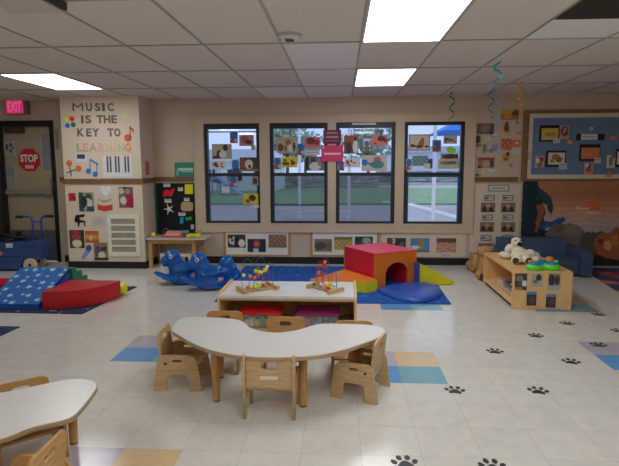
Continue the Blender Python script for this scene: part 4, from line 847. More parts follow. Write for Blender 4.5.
# blue lens in front
P = [onZ(*q, .01) for q in ((376.5, 290.5), (383, 294.5), (394, 299), (405, 301.8), (415, 302.8), (426, 302.6), (434, 300.5), (440, 297.5), (442, 293.5), (439.5, 289), (433, 286.3))]
P = [(p.x, p.y) for p in P]; back0 = A+dx*.02-Vector((-dx.y, dx.x, 0))*.012; back1 = A+dx*.6-Vector((-dx.y, dx.x, 0))*.012
P = P+[(back1.x+.02, back1.y-.01)]+[((back1*(1-k)+back0*k).x, (back1*(1-k)+back0*k).y) for k in (0.25, .5, .75)]
P = P[1:]+[P[0]]
cx = sum(p[0] for p in P)/len(P); cy = sum(p[1] for p in P)/len(P)
bm = bmesh.new(); rings = []
for sc_, z in ((1, .008), (1.0, .02), (.985, .035), (.9, .05), (.6, .062), (.25, .068)):
    rings.append([bm.verts.new((cx+(p[0]-cx)*sc_, cy+(p[1]-cy)*sc_, z)) for p in P])
n = len(P)
for i in range(len(rings)-1):
    for k in range(n): bm.faces.new((rings[i][k], rings[i][(k+1) % n], rings[i+1][(k+1) % n], rings[i+1][k]))
bm.faces.new(rings[-1]); bm.faces.new(rings[0][::-1])
o = finish('foam_lens', bm, v_bl, smooth=True, center=True); tag(o, 'low domed dark blue foam lens lying in front of the orange arch', 'foam mat')
# yellow wedge on the right
a = onZ(419, 286, .008); b = onZ(453.6, 283.6, .008); d = (b-a); Lw = d.length; an = math.atan2(d.y, d.x)
t = thing('foam_wedge', 'yellow foam wedge with blue end standing right of the foam cube', 'foam wedge', (a.x, a.y, .008), an)
bm = bmesh.new(); prism(bm, [(0.008, 0), (Lw, 0), (Lw, .035), (0.008, .27)], 0, .2, 'y'); finish('wedge_body', bm, v_ye, t, bevel=.006)
finish('blue_end', B(-.006, .008, 0, .2, .0, .27), v_bl, t)
# orange/yellow wedge on the left of the cube
a = onZ(357, 296.5, .008); b = onZ(375.5, 293, .008)
ny = Vector((-dx.y, dx.x, 0))
t = thing('foam_wedge', 'orange topped foam slope with yellow side at the left of the foam cube', 'foam wedge', (A.x, A.y, .008), ang)
# top points: local coords; x<0 is left of the cube
H1 = .13
bm = bmesh.new(); lw = [(-.025, -.085), (-.025, .62), (-.52, .62), (-.52, .46), (-.20, -.12)]
va = [bm.verts.new((x, y, 0)) for x, y in lw]; vb = [bm.verts.new((x, y, H1 if x > -.4 else .05)) for x, y in lw]
bm.faces.new(va[::-1]); bm.faces.new(vb)
n = 5
for i in range(n): bm.faces.new((va[i], va[(i+1) % n], vb[(i+1) % n], vb[i]))
fb = finish('slope_body', bm, [v_or, v_ye], t)
for p_ in fb.data.polygons:
    if abs(p_.normal.z) < .3: p_.material_index = 1
# ================================================================== LEFT FOAM SET
def starry(u, v):
    Wd, Ht = .56, .72; x = u*Wd; y = v*Ht; c = (20, 74, 142)
    if math.sin(x*60+math.sin(y*41)*2)*math.sin(y*55) > .8: c = (16, 62, 124)
    for (sx, sy, r) in stars:
        dxx, dyy = x-sx, y-sy; rr = math.hypot(dxx, dyy)
        if rr < r:
            th = math.atan2(dyy, dxx)+sx*9; lim = r*(.42+.58*(abs(((th/(2*PI)*5) % 1)-.5)*2)**1.3)
            if rr < lim: return (118, 156, 200)
    return c
rs = random.Random(3); stars = [((i+.5+rs.uniform(-.25, .25))*.56/5, (j+.5+rs.uniform(-.25, .25))*.72/6, .038 if (i+j) % 2 == 0 else .024) for i in range(5) for j in range(6)]
t = thing('foam_ramp', 'blue foam ramp printed with pale stars, green steps behind', 'foam ramp', (-3.08, 5.07, .009))
def rpos(u, v):      # u from left to right, v from bottom(front) to top(back)
    s = v; y = s*.66; z = .05+.25*min(1, s*1.0)
    if s > .93: z = .05+.25*.93+.012
    return Vector((-.56+u*.56, y, z+.002))
bm = colour_mesh(70, 84, rpos, starry); finish('starry_cover', bm, FABPRINT, t, smooth=True)
bm = bmesh.new(); prism(bm, [(0, 0), (.655, 0), (.655, .268), (0, .04)], -.56, 0, 'x'); finish('ramp_body', bm, v_bl, t)
gr = vin('green', (16, 96, 66))
bm = bmesh.new(); prism(bm, [(.661, 0), (1.12, 0), (1.12, .07), (1.0, .07), (1.0, .15), (.88, .15), (.88, .23), (.76, .23), (.74, .288), (.661, .288)], -.56, .02, 'x'); finish('step_block', bm, gr, t, bevel=.008)
def quarter(label, cx, cy, sgn):
    r = .565; P = [(0, 0)]+[(sgn*r*math.sin(a), -r*math.cos(a)) for a in [k*PI/2/20 for k in range(21)]]
    bm = bmesh.new(); prism(bm, P if sgn > 0 else P[::-1], 0, .175); o = finish('foam_quarter', bm, v_cr, None, bevel=.008); o.location = (cx, cy, .009); tag(o, label, 'foam block', 'red quarter round foam blocks')
quarter('red quarter round foam block at the right of the starry ramp', -3.05, 5.66, 1)
quarter('red quarter round foam block left of the starry ramp, cut by the photo edge', -3.67, 5.72, -1)
bm = bmesh.new(); cone(bm, (-2.95, 5.74, .009+.062), (-2.46, 5.74, .009+.062), .062, .062, 28); o = finish('foam_roll', bm, v_ye, center=True, bevel=.01); tag(o, 'yellow foam roll behind the right red quarter block', 'foam roll')
# ================================================================== BUGGY
g = thing('baby_buggy', 'dark blue multi seat baby buggy with push handles before the door', 'buggy', (-4.30, 7.16, 0), math.radians(8))
bb = mat('buggy_blue', (32, 54, 96), .45, .05, 8); bd = mat('buggy_black', (18, 18, 22), .6)
bm = bmesh.new(); prism(bm, [(-1.25, .03), (-.19, .03), (-.17, .12), (-.11, .165), (-.03, .18), (.05, .165), (.085, .15), (.095, .33), (.07, .39), (-.05, .405), (-1.25, .385)], -.13, .24, 'y'); bd_o = finish('tub', bm, bb, g, bevel=.014)
finish('tub_rim', B(-1.25, .07, -.137, .245, .345, .36), bb, g, bevel=.006)
finish('panel_line', B(-.72, -.71, -.1335, -.1285, .1, .35), bd, bd_o); finish('panel_line', B(-.72, -.1, -.1335, -.1285, .205, .213), bd, bd_o)
finish('care_label', B(-.36, -.27, -.137, -.132, .33, .385), paper, g)
bm = bmesh.new(); cone(bm, (-.44, -.134, .25), (-.44, -.13, .25), .026, .026, 18); finish('logo_sticker', bm, mat('sticker_pink', (170, 70, 90), .5), g)
wh = mat('wheel_cream', (150, 138, 122), .5)
for y in (-.175, .12):
    for x in (-.045, -1.1):
        bm = bmesh.new(); cone(bm, (x, y, .09), (x, y+.04, .09), .09, .09, 28); q = finish('wheel', bm, wh, g, bevel=.008)
        bm = bmesh.new(); cone(bm, (x, y-.008, .09), (x, y, .09), .016, .02, 12); finish('hub', bm, bd, q)
        bm = bmesh.new(); cone(bm, (x, y-.002, .09), (x, y+.002, .09), .06, .06, 24); bmesh.ops.delete(bm, geom=[f for f in bm.faces if len(f.verts) > 4], context='FACES'); finish('tread_ring', bm, metal_m, q)
bm = bmesh.new(); hb = mat('handle_blue', (40, 58, 130), .4)
tube(bm, [(-.09, .1, .38), (-.09, .1, .68), (-.105, .1, .715), (-.14, .1, .73), (-.25, .06, .73)], .014, 10); tube(bm, [(.03, .1, .36), (.03, .1, .68), (.045, .1, .715), (.08, .1, .73), (.18, .06, .735)], .014, 10)
tube(bm, [(-.09, .1, .655), (.03, .1, .655)], .01, 8); finish('push_frame', bm, hb, g, smooth=True)
for p0, p1 in (((-.29, .06, .73), (-.2, .06, .73)), ((.1, .06, .735), (.22, .06, .735))):
    bm = bmesh.new(); tube(bm, [p0, p1], .02, 10); finish('grip', bm, bd, g)
for x in (-.38, -.62, -.9):
    blob('seat_pad', [((x, .08, .42), (.13, .16, .06)), ((x+.06, .1, .46), (.05, .14, .08), (0, .5, 0)), ((x-.06, .02, .45), (.07, .07, .06))], bd, g, .012, 3)
bm = bmesh.new(); tube(bm, [(-1.0, -.06, .4), (-.7, -.05, .47), (-.45, -.06, .52), (-.3, -.04, .46), (-.12, 0, .44)], .014, 8); tube(bm, [(-.6, .1, .41), (-.5, .05, .52), (-.3, .05, .47), (-.08, .05, .41)], .012, 8); finish('harness_strap', bm, bd, g, smooth=True)
blob('bundle', [((-.12, .1, .41), (.09, .12, .045)), ((-.2, .06, .43), (.06, .06, .04))], mat('bundle_navy', (26, 30, 50), .8), g, .012, 2)
# ================================================================== WHITE TOPPED SHELF + BINS + BEAD MAZES
SY0 = 4.27; SY1 = SY0+.56; SX0 = onY(217.2, 300, SY0).x; SX1 = onY(356.8, 300, SY0).x; SH = onY(287, 296.3, SY0).z
t = thing('low_shelf', 'low open shelf with white top and pale wood ends behind the curved table', 'shelf', (SX0, SY0, 0)); W_ = SX1-SX0; D_ = SY1-SY0
finish('top_board', B(.02, W_-.02, .0, D_, SH-.022, SH), lam_m, t, bevel=.003)
for x0, x1 in ((0, .019), (W_-.019, W_)):
    bm = bmesh.new(); prism(bm, [(0, 0), (D_, 0), (D_, SH+.015), (D_-.03, SH+.02), (.06, SH+.02), (0, SH-.012)], x0, x1, 'x'); finish('side_panel', bm, shelfw, t, bevel=.002)
finish('bottom_shelf', B(.02, W_-.02, .005, D_-.005, .068, .086), birch, t)
finish('back_panel', B(.02, W_-.02, D_-.03, D_-.018, .087, SH-.023), birch, t)
finish('front_rail', B(.02, W_-.02, .001, .019, SH-.04, SH-.0225), birch, t)
sheet('paper_sheet', (271, 286, 297, 296), [], 'x', 'x', 6).name = 'tmp'
bpy.data.objects.remove(bpy.data.objects['tmp'])
a = onZ(276, 284, SH+.001); b = onZ(302, 292, SH+.001)
o = finish('paper_sheet', B(a.x, b.x-.02, b.y, a.y, SH+.0008, SH+.002), mat('glossy_sheet', (164, 172, 186), .25), center=True); tag(o, 'pale glossy sheet lying between the two bead mazes', 'sheet')
def clear_mat(name, c, f):
    m = bpy.data.materials.new(name); m.use_nodes = True; nt = m.node_tree; b = nt.nodes['Principled BSDF']; b.inputs['Base Color'].default_value = (*K(c), 1); b.inputs['Roughness'].default_value = .25
    tr = nt.nodes.new('ShaderNodeBsdfTransparent'); x = nt.nodes.new('ShaderNodeMixShader'); x.inputs[0].default_value = f
    nt.links.new(tr.outputs[0], x.inputs[1]); nt.links.new(b.outputs[0], x.inputs[2]); nt.links.new(x.outputs[0], nt.nodes['Material Output'].inputs[0]); return m
clr = clear_mat('clear_bin_plastic', (190, 192, 196), .25)
def bin_(label, x0, x1, y0, lidc, toys, tl):
    t = thing('storage_bin', label, 'storage bin', ((x0+x1)/2, y0+.12, .0865)); w2 = (x1-x0)/2
    bm = bmesh.new(); h = .125; a = [(-w2+.025, -.09), (w2-.025, -.09), (w2-.025, .09), (-w2+.025, .09)]; b = [(-w2+.01, -.11), (w2-.01, -.11), (w2-.01, .11), (-w2+.01, .11)]
    va = [bm.verts.new((x, y, 0)) for x, y in a]; vb = [bm.verts.new((x, y, h)) for x, y in b]; bm.faces.new(va[::-1])
    for i in range(4): bm.faces.new((va[i], va[(i+1) % 4], vb[(i+1) % 4], vb[i]))
    finish('bin_body', bm, clr, t)
    lm = mat('lid_%d' % lidc[0], lidc, .4)
    bm = bmesh.new(); prism(bm, rrect(-w2, -.12, w2, .12, .02), h-.002, h+.018); prism(bm, rrect(-w2+.02, -.1, w2-.02, .1, .02), h+.0185, h+.026); finish('lid', bm, lm, t)
    for s in (-1, 1): finish('latch', B(s*w2-.006*s-.008, s*w2-.006*s+.008, -.03, .03, h-.03, h+.012), lm, t)
    r = random.Random(int(x0*100))
    for i in range(12):
        xx = -w2+.062+(i % 6)*(2*w2-.124)/5; yy = -.05+.06*(i//6); z = .034+r.uniform(0, .012)
        o = finish('toy_block', B(-.018, .018, -.02, .02, -.028, .02+.04*r.random()), mat(*toys[r.randrange(len(toys))])); o.location = (t.location.x+xx, t.location.y+yy, t.location.z+z)
        o.rotation_euler = (0, 0, r.uniform(-.5, .5)); tag(o, tl, 'toy block', tl)
bin_('clear bin with red lid on the low shelf', onY(238.5, 314, 4.35).x, onY(281, 314, 4.35).x, 4.31, (168, 26, 26), [('tb_blue', (60, 96, 150)), ('tb_yellow', (180, 160, 50)), ('tb_white', (170, 170, 176)), ('tb_teal', (40, 110, 110))], 'coloured toy block inside the red lidded clear bin')
bin_('clear bin with purple lid on the low shelf', onY(295, 314, 4.35).x, onY(339.5, 314, 4.35).x, 4.31, (112, 26, 74), [('tb_pink', (150, 60, 84)), ('tb_rose', (160, 100, 100)), ('tb_grey', (120, 120, 140)), ('tb_blue', (60, 96, 150))], 'pinkish toy block inside the purple lidded clear bin')
BC = {'yellow': (196, 180, 40), 'red': (170, 40, 34), 'orange': (190, 100, 34), 'green': (30, 96, 60), 'blue': (40, 70, 130), 'white': (180, 176, 170)}
def maze(label, loc, rz, wires, beads, cross):
    t = thing('bead_maze', label, 'bead maze', loc, rz, 'bead mazes on the low shelf')
    if cross:
        finish('base_rail', B(-.16, -.13, -.07, .1, 0, .035), birch, t, bevel=.004); finish('base_rail', B(.13, .16, -.1, .07, 0, .035), birch, t, bevel=.004); finish('base_board', B(-.13, .13, -.03, .03, .004, .022), birch, t, bevel=.003)
    else:
        finish('base_rail', B(-.17, .17, -.095, -.065, 0, .035), birch, t, bevel=.004); finish('base_rail', B(-.17, .17, .065, .095, 0, .035), birch, t, bevel=.004); finish('base_board', B(-.15, .15, -.064, .064, .004, .02), birch, t, bevel=.003)
    for i, (P, c) in enumerate(wires):
        bm = bmesh.new(); Q = []
        P = [Vector((p[0], p[1], p[2]*1.2 if p[2] > .03 else p[2])) for p in P]
        for k in range(len(P)-1):
            p0, p1, p2, p3 = P[max(k-1, 0)], P[k], P[k+1], P[min(k+2, len(P)-1)]
            for j in range(6): s = j/6; Q.append(.5*((2*p1)+(-p0+p2)*s+(2*p0-5*p1+4*p2-p3)*s*s+(-p0+3*p1-3*p2+p3)*s**3))
        Q.append(P[-1]); tube(bm, Q, .002, 6); finish('wire', bm, mat('wire_'+c, BC.get(c, (80, 80, 80)), .35), t, smooth=True)
    for (x, y, z, c, s) in beads:
        z = z*1.2 if z > .08 else z
        bm = bmesh.new()
        if s == 'b': ball(bm, (x, y, z), .016, 2)
        else: cone(bm, (x-.014, y, z), (x+.014, y, z), .017, .017, 14)
        finish('bead', bm, mat('bead_'+c, BC[c], .35), t, smooth=(s == 'b'))
w1 = [([(-.14, 0, .02), (-.15, 0, .15), (-.11, .0, .23), (-.05, 0, .2), (-.04, 0, .1), (-.03, 0, .02)], 'green'), ([(-.1, -.03, .02), (-.09, -.04, .12), (-.04, -.04, .1), (.02, -.03, .12), (.05, -.03, .02)], 'red'),
      ([(.0, .03, .02), (-.01, .03, .17), (.03, .03, .225), (.08, .03, .2), (.09, .03, .02)], 'blue'), ([(.14, 0, .02), (.15, 0, .14), (.11, 0, .19), (.06, 0, .1), (.02, 0, .13), (-.06, 0, .12), (-.08, .02, .02)], 'green'), ([(.12, .05, .02), (.13, .05, .12), (.09, .05, .15), (.06, .05, .02)], 'red')]
b1 = [(-.09, -.04, .115, 'orange', 'b'), (-.05, -.04, .1, 'orange', 'b'), (-.02, -.04, .11, 'red', 'b'), (-.1, -.02, .04, 'orange', 'c'), (.01, 0, .13, 'yellow', 'c'), (.035, 0, .125, 'yellow', 'b'), (.01, .01, .155, 'green', 'b'), (-.02, 0, .14, 'yellow', 'b'), (.07, 0, .14, 'yellow', 'c'), (.09, 0, .16, 'white', 'b'),
      (-.02, -.03, .04, 'yellow', 'b'), (0, -.04, .055, 'yellow', 'b'), (-.04, -.03, .045, 'yellow', 'c'), (.03, -.02, .045, 'green', 'b'), (.06, -.03, .04, 'orange', 'b'), (.08, 0, .04, 'red', 'b'), (.1, .02, .045, 'green', 'b'), (.02, .03, .05, 'white', 'b'), (-.13, .0, .12, 'yellow', 'b')]
maze('bead maze at the left end of the white shelf top', (onZ(258, 290.3, SH).x, onZ(258, 290.3, SH).y, SH+.001), .62, w1, b1, True)
w2 = [([(-.14, .05, .02), (-.15, .05, .13), (-.12, .05, .19), (-.08, .05, .15), (-.07, .05, .02)], 'red'), ([(-.03, 0, .02), (-.03, 0, .16), (.0, 0, .24), (.05, 0, .19), (.04, 0, .1), (.06, 0, .02)], 'blue'), ([(-.11, 0, .02), (-.1, 0, .12), (-.05, 0, .16), (0, 0, .18), (.03, 0, .1), (-.02, 0, .08), (0, 0, .02)], 'red'),
      ([(.08, -.03, .02), (.09, -.03, .13), (.12, -.02, .18), (.15, -.02, .12), (.15, -.02, .02)], 'blue'), ([(.1, .04, .02), (.1, .04, .12), (.06, .04, .14), (.03, .04, .02)], 'green')]
b2 = [(-.01, 0, .175, 'red', 'c'), (.0, 0, .2, 'orange', 'b'), (-.06, 0, .115, 'orange', 'c'), (-.035, 0, .105, 'red', 'b'), (.0, 0, .115, 'blue', 'b'), (.08, -.03, .055, 'yellow', 'c'), (.075, -.04, .035, 'red', 'c'), (.09, -.03, .075, 'yellow', 'b')]+[(-.11+.028*i, (-.02, .02, .0)[i % 3], .036+(.012 if i % 2 else 0), ('green', 'orange', 'green', 'white', 'blue', 'yellow', 'green', 'white')[i % 8], 'b') for i in range(8)]
maze('bead maze at the right end of the white shelf top', (onZ(325, 290, SH).x, onZ(325, 290, SH).y, SH+.001), -.75, w2, b2, True)
# ================================================================== CURVED TABLES
def curved_table(label, P, H, legs, loc, lampos=None):
    t = thing('curved_table', label, 'table', loc)
    Q = smoothpts([(p[0]-loc[0], p[1]-loc[1]) for p in P], 6)
    me = plate([Q], .022, .003); me.transform(Matrix.Translation((0, 0, H-.0125))); wrap('edge_band', me, edge_m, t)
    cxx = sum(q[0] for q in Q)/len(Q); 
    me = plate([Q], .004); 
    # inset laminate top
    cu = [(q[0], q[1]) for q in Q]; N = len(cu); ins = []
    for i in range(N):
        a = Vector(cu[i-1]); b = Vector(cu[(i+1) % N]); d = (b-a).normalized(); nn = Vector((-d.y, d.x)); area = 1
        ins.append(nn)
    ar_ = sum(cu[i][0]*cu[(i+1) % N][1]-cu[(i+1) % N][0]*cu[i][1] for i in range(N)); sg = 1 if ar_ > 0 else -1
    ip = [(cu[i][0]+ins[i].x*sg*.004, cu[i][1]+ins[i].y*sg*.004) for i in range(N)]
    me = plate([ip], .003); me.transform(Matrix.Translation((0, 0, H))); wrap('laminate_top', me, lam_m, t)
    for (x, y) in legs:
        bm = bmesh.new(); x -= loc[0]; y -= loc[1]; cone(bm, (x, y, .01), (x, y, H-.06), .021, .026, 20); cone(bm, (x, y, H-.06), (x, y, H-.024), .027, .042, 20); lg = finish('leg', bm, legwood, t, smooth=False)
        bm = bmesh.new(); cone(bm, (x, y, 0), (x, y, .012), .02, .021, 20); finish('foot_cap', bm, mat('foot_cap_brown', (70, 52, 36), .5), lg)
    return t
ol = [(172.2, 331), (172.6, 326.5), (179, 319.5), (191.5, 316.8), (213, 317.6), (233.5, 319), (244, 322), (250, 327.3), (261, 331), (277.6, 332.6), (297, 330), (311.5, 325.8), (322, 323.8), (343, 323.8), (370, 325), (383, 328), (385.3, 333), (379, 338), (363.5, 343.5), (345, 349.5), (326, 354), (309, 356.3), (292, 357.3), (266, 357.6), (241.6, 356), (224, 353.4), (208, 349.5), (196, 345), (187, 340.5), (178, 335)]
H1 = .37
P = [tuple(onZ(x, y, H1)[:2]) for x, y in ol]
curved_table('kidney shaped white table with wood edge in the middle, six chairs around', P, H1, [(-.80, 3.13), (-.26, 3.09), (-.86, 3.50), (.05, 3.46)], (-.44, 3.25, 0))
H2 = .32
ol2 = [(0, 392.7), (44, 384), (72, 378.9), (90.7, 380.3), (97.3, 385.5), (93, 394), (86.6, 402.5), (75, 415), (62, 420.8), (31, 428), (0, 439.5)]
P2 = [tuple(onZ(x, y, H2)[:2]) for x, y in ol2]+[(-1.62, 1.90), (-1.85, 1.80), (-2.1, 1.72), (-2.3, 1.78), (-2.42, 1.95), (-2.38, 2.12), (-2.15, 2.3), (-1.95, 2.4)]
curved_table('white topped table with wood edge cut by the left edge of the photo', P2, H2, [(-1.425, 2.58), (-1.72, 1.92), (-2.3, 1.92), (-2.0, 2.25)], (-1.7, 2.25, 0))
# ================================================================== TODDLER CHAIRS (local: faces +y)
def side_profile(h=.24, bw=.155, tw=.115, aw=.07, ah=.11):
    o = [(-bw, 0), (-aw-.008, 0), (-aw+.004, ah-.03)]+[(-aw+.028+.028*math.cos(a)-.0, ah-.028+.028*math.sin(a)) for a in (PI*.95, PI*.75, PI*.55)]
    o += [(-q[0], q[1]) for q in o[::-1]]
    top = [(bw-.002, .02), (tw+.015, h-.05), (tw, h-.02), (tw-.02, h-.004), (tw-.04, h)]
    return o+top+[(-q[0], q[1]) for q in top[::-1]]
def chair_round(name='toddler_chair', m=birch):
    g = thing(name, 'x', 'chair'); W2 = .145
    for s in (-1, 1):
        me = plate([side_profile(), rrect(-.03, .192, .03, .21, .0088)], .017, .0022); me.transform(Matrix.Translation((s*W2, .0, 0)) @ YZ); p = wrap('side_panel', me, m, g)
        bm = bmesh.new(); cone(bm, (s*(W2+.0085), -.075, .185), (s*(W2+.0115), -.075, .185), .009, .008, 14); finish('bolt_cap', bm, black_m, p)
    finish('seat', B(-W2+.009, W2-.009, -.095, .115, .135, .15), m, g, bevel=.002)
    me = plate([rrect(-W2+.01, .02, W2-.01, .262, .04), rrect(-.042, .195, .042, .228, .016)], .015, .0022); me.transform(Matrix.Translation((0, -.098, .115)) @ Matrix.Rotation(.11, 4, 'X') @ XZ); wrap('backrest', me, m, g)
    return g
def chair_square(m=birch):
    g = thing('toddler_chair', 'x', 'chair'); W2 = .142
    for s in (-1, 1):
        P = [(-.13, 0), (-.085, 0), (-.075, .11), (-.055, .125), (.055, .125), (.07, .11), (.075, 0), (.115, 0), (.11, .22), (.09, .24), (-.07, .245), (-.10, .30), (-.11, .38), (-.13, .38), (-.135, .375)]
        me = plate([P], .017, .0022); me.transform(Matrix.Translation((s*W2, 0, 0)) @ YZ); wrap('side_panel', me, m, g)
    finish('seat', B(-W2+.009, W2-.009, -.095, .105, .16, .175), m, g, bevel=.002)
    me = plate([[(-W2+.01, .18), (W2-.01, .18), (W2-.01, .37), (-W2+.01, .37)], rrect(-.045, .295, .045, .335, .018)], .014, .0018); me.transform(Matrix.Translation((0, -.112, 0)) @ XZ); wrap('backrest', me, m, g)
    sheet_o = finish('name_label', B(-.05, .05, -.1205, -.1193, .236, .256), mat('label_white', (176, 164, 148), .6), g)
    return g
c1 = chair_round(); c2 = chair_round(m=birch2)
def place(c, x, y, face, label, cp=True):
    if cp: c = dup(c)
    c.location = (x, y, 0); c.rotation_euler = (0, 0, face-PI/2); c['label'] = label; return c
GC = 'toddler chairs around the middle curved table'
cs_ = [place(c1, -1.09, 3.405, math.radians(3), 'wooden toddler chair at the left end of the middle table, seen side on', False),
       place(c1, .09, 3.325, math.radians(161), 'wooden toddler chair at the right end of the middle table, tilted backrest at right'),
       place(c2, -.90, 3.70, -PI/2, 'amber chair behind the middle table at left, before the red lidded bin', False),
       place(c2, -.435, 3.575, -PI/2, 'amber chair behind the hollow of the middle table, handle slot showing'),
       place(c2, .048, 3.66, -PI/2, 'amber chair behind the middle table at right, before the shelf end')]
cs_[-1].scale = (1, 1, .88)
cf = chair_square(); place(cf, -.44, 3.03, PI/2, 'square backed wooden chair before the middle table, white label on its back', False); cs_.append(cf)
for c in cs_: c['group'] = GC
a = onZ(0, 388.5, .345); b = onZ(40, 377, .345)
c7 = place(c2, -1.60, 2.47, math.radians(-48), 'amber chair behind the left table, only its rounded backrest top showing'); c7.scale = (1, 1, .92); c7['group'] = 'toddler chairs at the left table'
c8 = place(c2, -1.285, 1.91, math.radians(181), 'amber chair with oval hand hole at the lower left corner of the photo'); c8['group'] = 'toddler chairs at the left table'
# ================================================================== RIGHT TOY SHELF
X0, X1, Y0, Y1, H = 1.635, 2.215, 5.39, 6.54, .385
t = thing('toy_shelf', 'pale maple toy shelf with animal photos on its end, at the right', 'shelf', (X0, Y0, 0)); W_, D_ = X1-X0, Y1-Y0
t_e = .02
me = plate([rrect(0, 0, W_, H, .02)], t_e, .003); me.transform(Matrix.Translation((0, t_e/2, 0)) @ XZ); wrap('end_panel', me, shelfw, t)
me = plate([rrect(0, 0, W_, H, .02)], t_e, .003); me.transform(Matrix.Translation((0, D_-t_e/2, 0)) @ XZ); wrap('end_panel', me, shelfw, t)
finish('top_board', B(.002, W_-.002, t_e+.001, D_-t_e-.001, H-.024, H-.004), shelfw, t)
finish('bottom_shelf', B(.002, W_-.002, t_e+.001, D_-t_e-.001, .045, .065), shelfw, t)
finish('middle_panel', B(W_*.55, W_*.55+.015, t_e+.001, D_-t_e-.001, .066, H-.025), shelfw, t)
finish('plinth', B(.03, W_-.03, t_e+.001, D_-t_e-.001, 0, .044), MATS['dark_interior'], t)
YT = Y0-.0005
GT = 'photos stuck on the toy shelf end'
for px, sh, bg, lb in (
 ((514.8, 273.5, 526.8, 290), [('e', .4, .3, .3, .2, (100, 96, 80)), ('e', .8, .6, .2, .2, (180, 180, 176)), ('e', .4, .65, .2, .12, (60, 60, 60)), ('r', 0, .85, .7, 1, (130, 96, 70))], (40, 38, 34), 'dark animal photo at upper left of the toy shelf end'),
 ((531, 273.5, 542.5, 287), [('e', .65, .3, .25, .25, (36, 34, 30)), ('e', .4, .6, .2, .15, (80, 90, 80))], (136, 136, 124), 'pale photo of a dark animal in the middle of the toy shelf end'),
 ((548, 273.5, 560, 290), [('e', .3, .4, .25, .35, (36, 36, 44)), ('e', .75, .4, .2, .3, (44, 40, 40)), ('r', .0, .75, 1, 1, (120, 140, 144))], (110, 106, 90), 'photo of two dark animals at upper right of the toy shelf end'),
 ((526.5, 291.5, 536.3, 305.5), [('r', 0, 0, 1, .2, (50, 110, 160)), ('e', .55, .6, .3, .3, (76, 50, 44))], (40, 38, 48), 'blue topped photo at lower left of the toy shelf end'),
 ((545.8, 294, 555.7, 307.5), [('r', 0, 0, 1, .2, (50, 110, 160)), ('e', .55, .6, .3, .3, (80, 52, 44))], (44, 42, 52), 'blue topped photo at lower right of the toy shelf end')):
    sheet('photograph', px, sh, lb, 'photograph', YT, bg=bg, group=GT, cell=.008)
# bin inside toy shelf
b_ = thing('open_bin', 'clear open bin of toys standing inside the toy shelf', 'storage bin', (X0+.16, 5.78, .066))
bm = bmesh.new(); va = [bm.verts.new(p) for p in ((-.1, -.26, 0), (.1, -.26, 0), (.1, .26, 0), (-.1, .26, 0))]; vb = [bm.verts.new(p) for p in ((-.13, -.29, .12), (.13, -.29, .12), (.13, .29, .12), (-.13, .29, .12))]
bm.faces.new(va[::-1])
for i in range(4): bm.faces.new((va[i], va[(i+1) % 4], vb[(i+1) % 4], vb[i]))
finish('bin_body', bm, clear_mat('clear_pinkish', (186, 176, 186), .3), b_)
for i, (c, nm) in enumerate((((120, 110, 160), 'lilac'), ((150, 30, 50), 'red'), ((26, 24, 30), 'black'), ((170, 120, 140), 'pink'), ((60, 60, 80), 'slate'))):
    bm = bmesh.new(); ball(bm, (0, 0, 0), .05, 3, (1, 1.1, .8)); o = finish('toy_ball', bm, mat('softball_'+nm, c, .6, .2, 30), smooth=True); o.location = (X0+.15+(.02 if i % 2 else -.02), 5.57+i*.104, .12); tag(o, nm+' soft toy ball in the bin inside the toy shelf', 'ball')
# plush
fur_w = mat('plush_cream', (176, 166, 150), .95, .12, 90, bump=.5); fur_b = mat('plush_brown', (66, 46, 32), .95, .1, 80); fur_t = mat('plush_tan', (138, 104, 66), .95, .12, 80, bump=.5); fur_k = mat('plush_black', (20, 19, 22), .9)
ZS = H
p = onZ(511, 254, ZS)
g = thing('stuffed_dog', 'white stuffed dog with black nose and dark ears, far end of the toy shelf', 'stuffed animal', (1.86, 6.12, ZS))
blob('body', [((0, 0, .07), (.09, .08, .075)), ((-.09, -.04, .035), (.06, .03, .03)), ((.0, -.09, .035), (.03, .06, .03)), ((-.02, -.01, .14), (.055, .055, .05)), ((.01, -.03, .19), (.065, .06, .055)), ((.015, -.085, .175), (.035, .035, .028)), ((-.11, .03, .04), (.05, .04, .035)), ((-.06, -.02, .1), (.05, .05, .06))], fur_w, g, .007, 3)
for x, y, z in ((-.055, -.02, .195), (.075, -.02, .19)):
    bm = bmesh.new(); ball(bm, (x, y, z), .03, 2, (.6, .8, 1.2)); finish('ear', bm, fur_k, g, smooth=True)
bm = bmesh.new(); ball(bm, (.02, -.108, .178), .029, 2, (1, .6, .8)); finish('nose', bm, fur_k, g, smooth=True)
for x in (-.015, .045):
    bm = bmesh.new(); ball(bm, (x, -.083, .215), .009, 2); finish('eye', bm, eye_b, g, smooth=True)
bm = bmesh.new(); ball(bm, (.01, -.075, .115), .018, 2, (1, .6, .8)); finish('bow', bm, mat('bow_red', (130, 50, 60), .8), g, smooth=True)
g = thing('stuffed_lamb', 'cream stuffed animal lying with brown foot soles toward the camera on the toy shelf', 'stuffed animal', (1.86, 5.84, ZS))
blob('body', [((.02, .05, .07), (.13, .08, .07)), ((.1, .06, .08), (.07, .07, .06)), ((-.05, -.03, .05), (.05, .07, .045)), ((.03, -.05, .045), (.05, .08, .045)), ((.14, .0, .035), (.05, .05, .035)), ((-.02, .06, .12), (.07, .06, .05)), ((-.09, -.06, .04), (.04, .05, .04)), ((.17, .07, .06), (.04, .05, .05))], fur_w, g, .007, 3)
for x, y, r in ((-.1, -.108, .033), (.03, -.128, .036)):
    bm = bmesh.new(); ball(bm, (x, y, .045), r, 2, (1, .35, 1)); finish('foot_sole', bm, fur_b, g, smooth=True)
g = thing('stuffed_bear', 'tan teddy bear sitting on the floor behind the toy shelf', 'stuffed animal', (1.77, 6.92, 0))
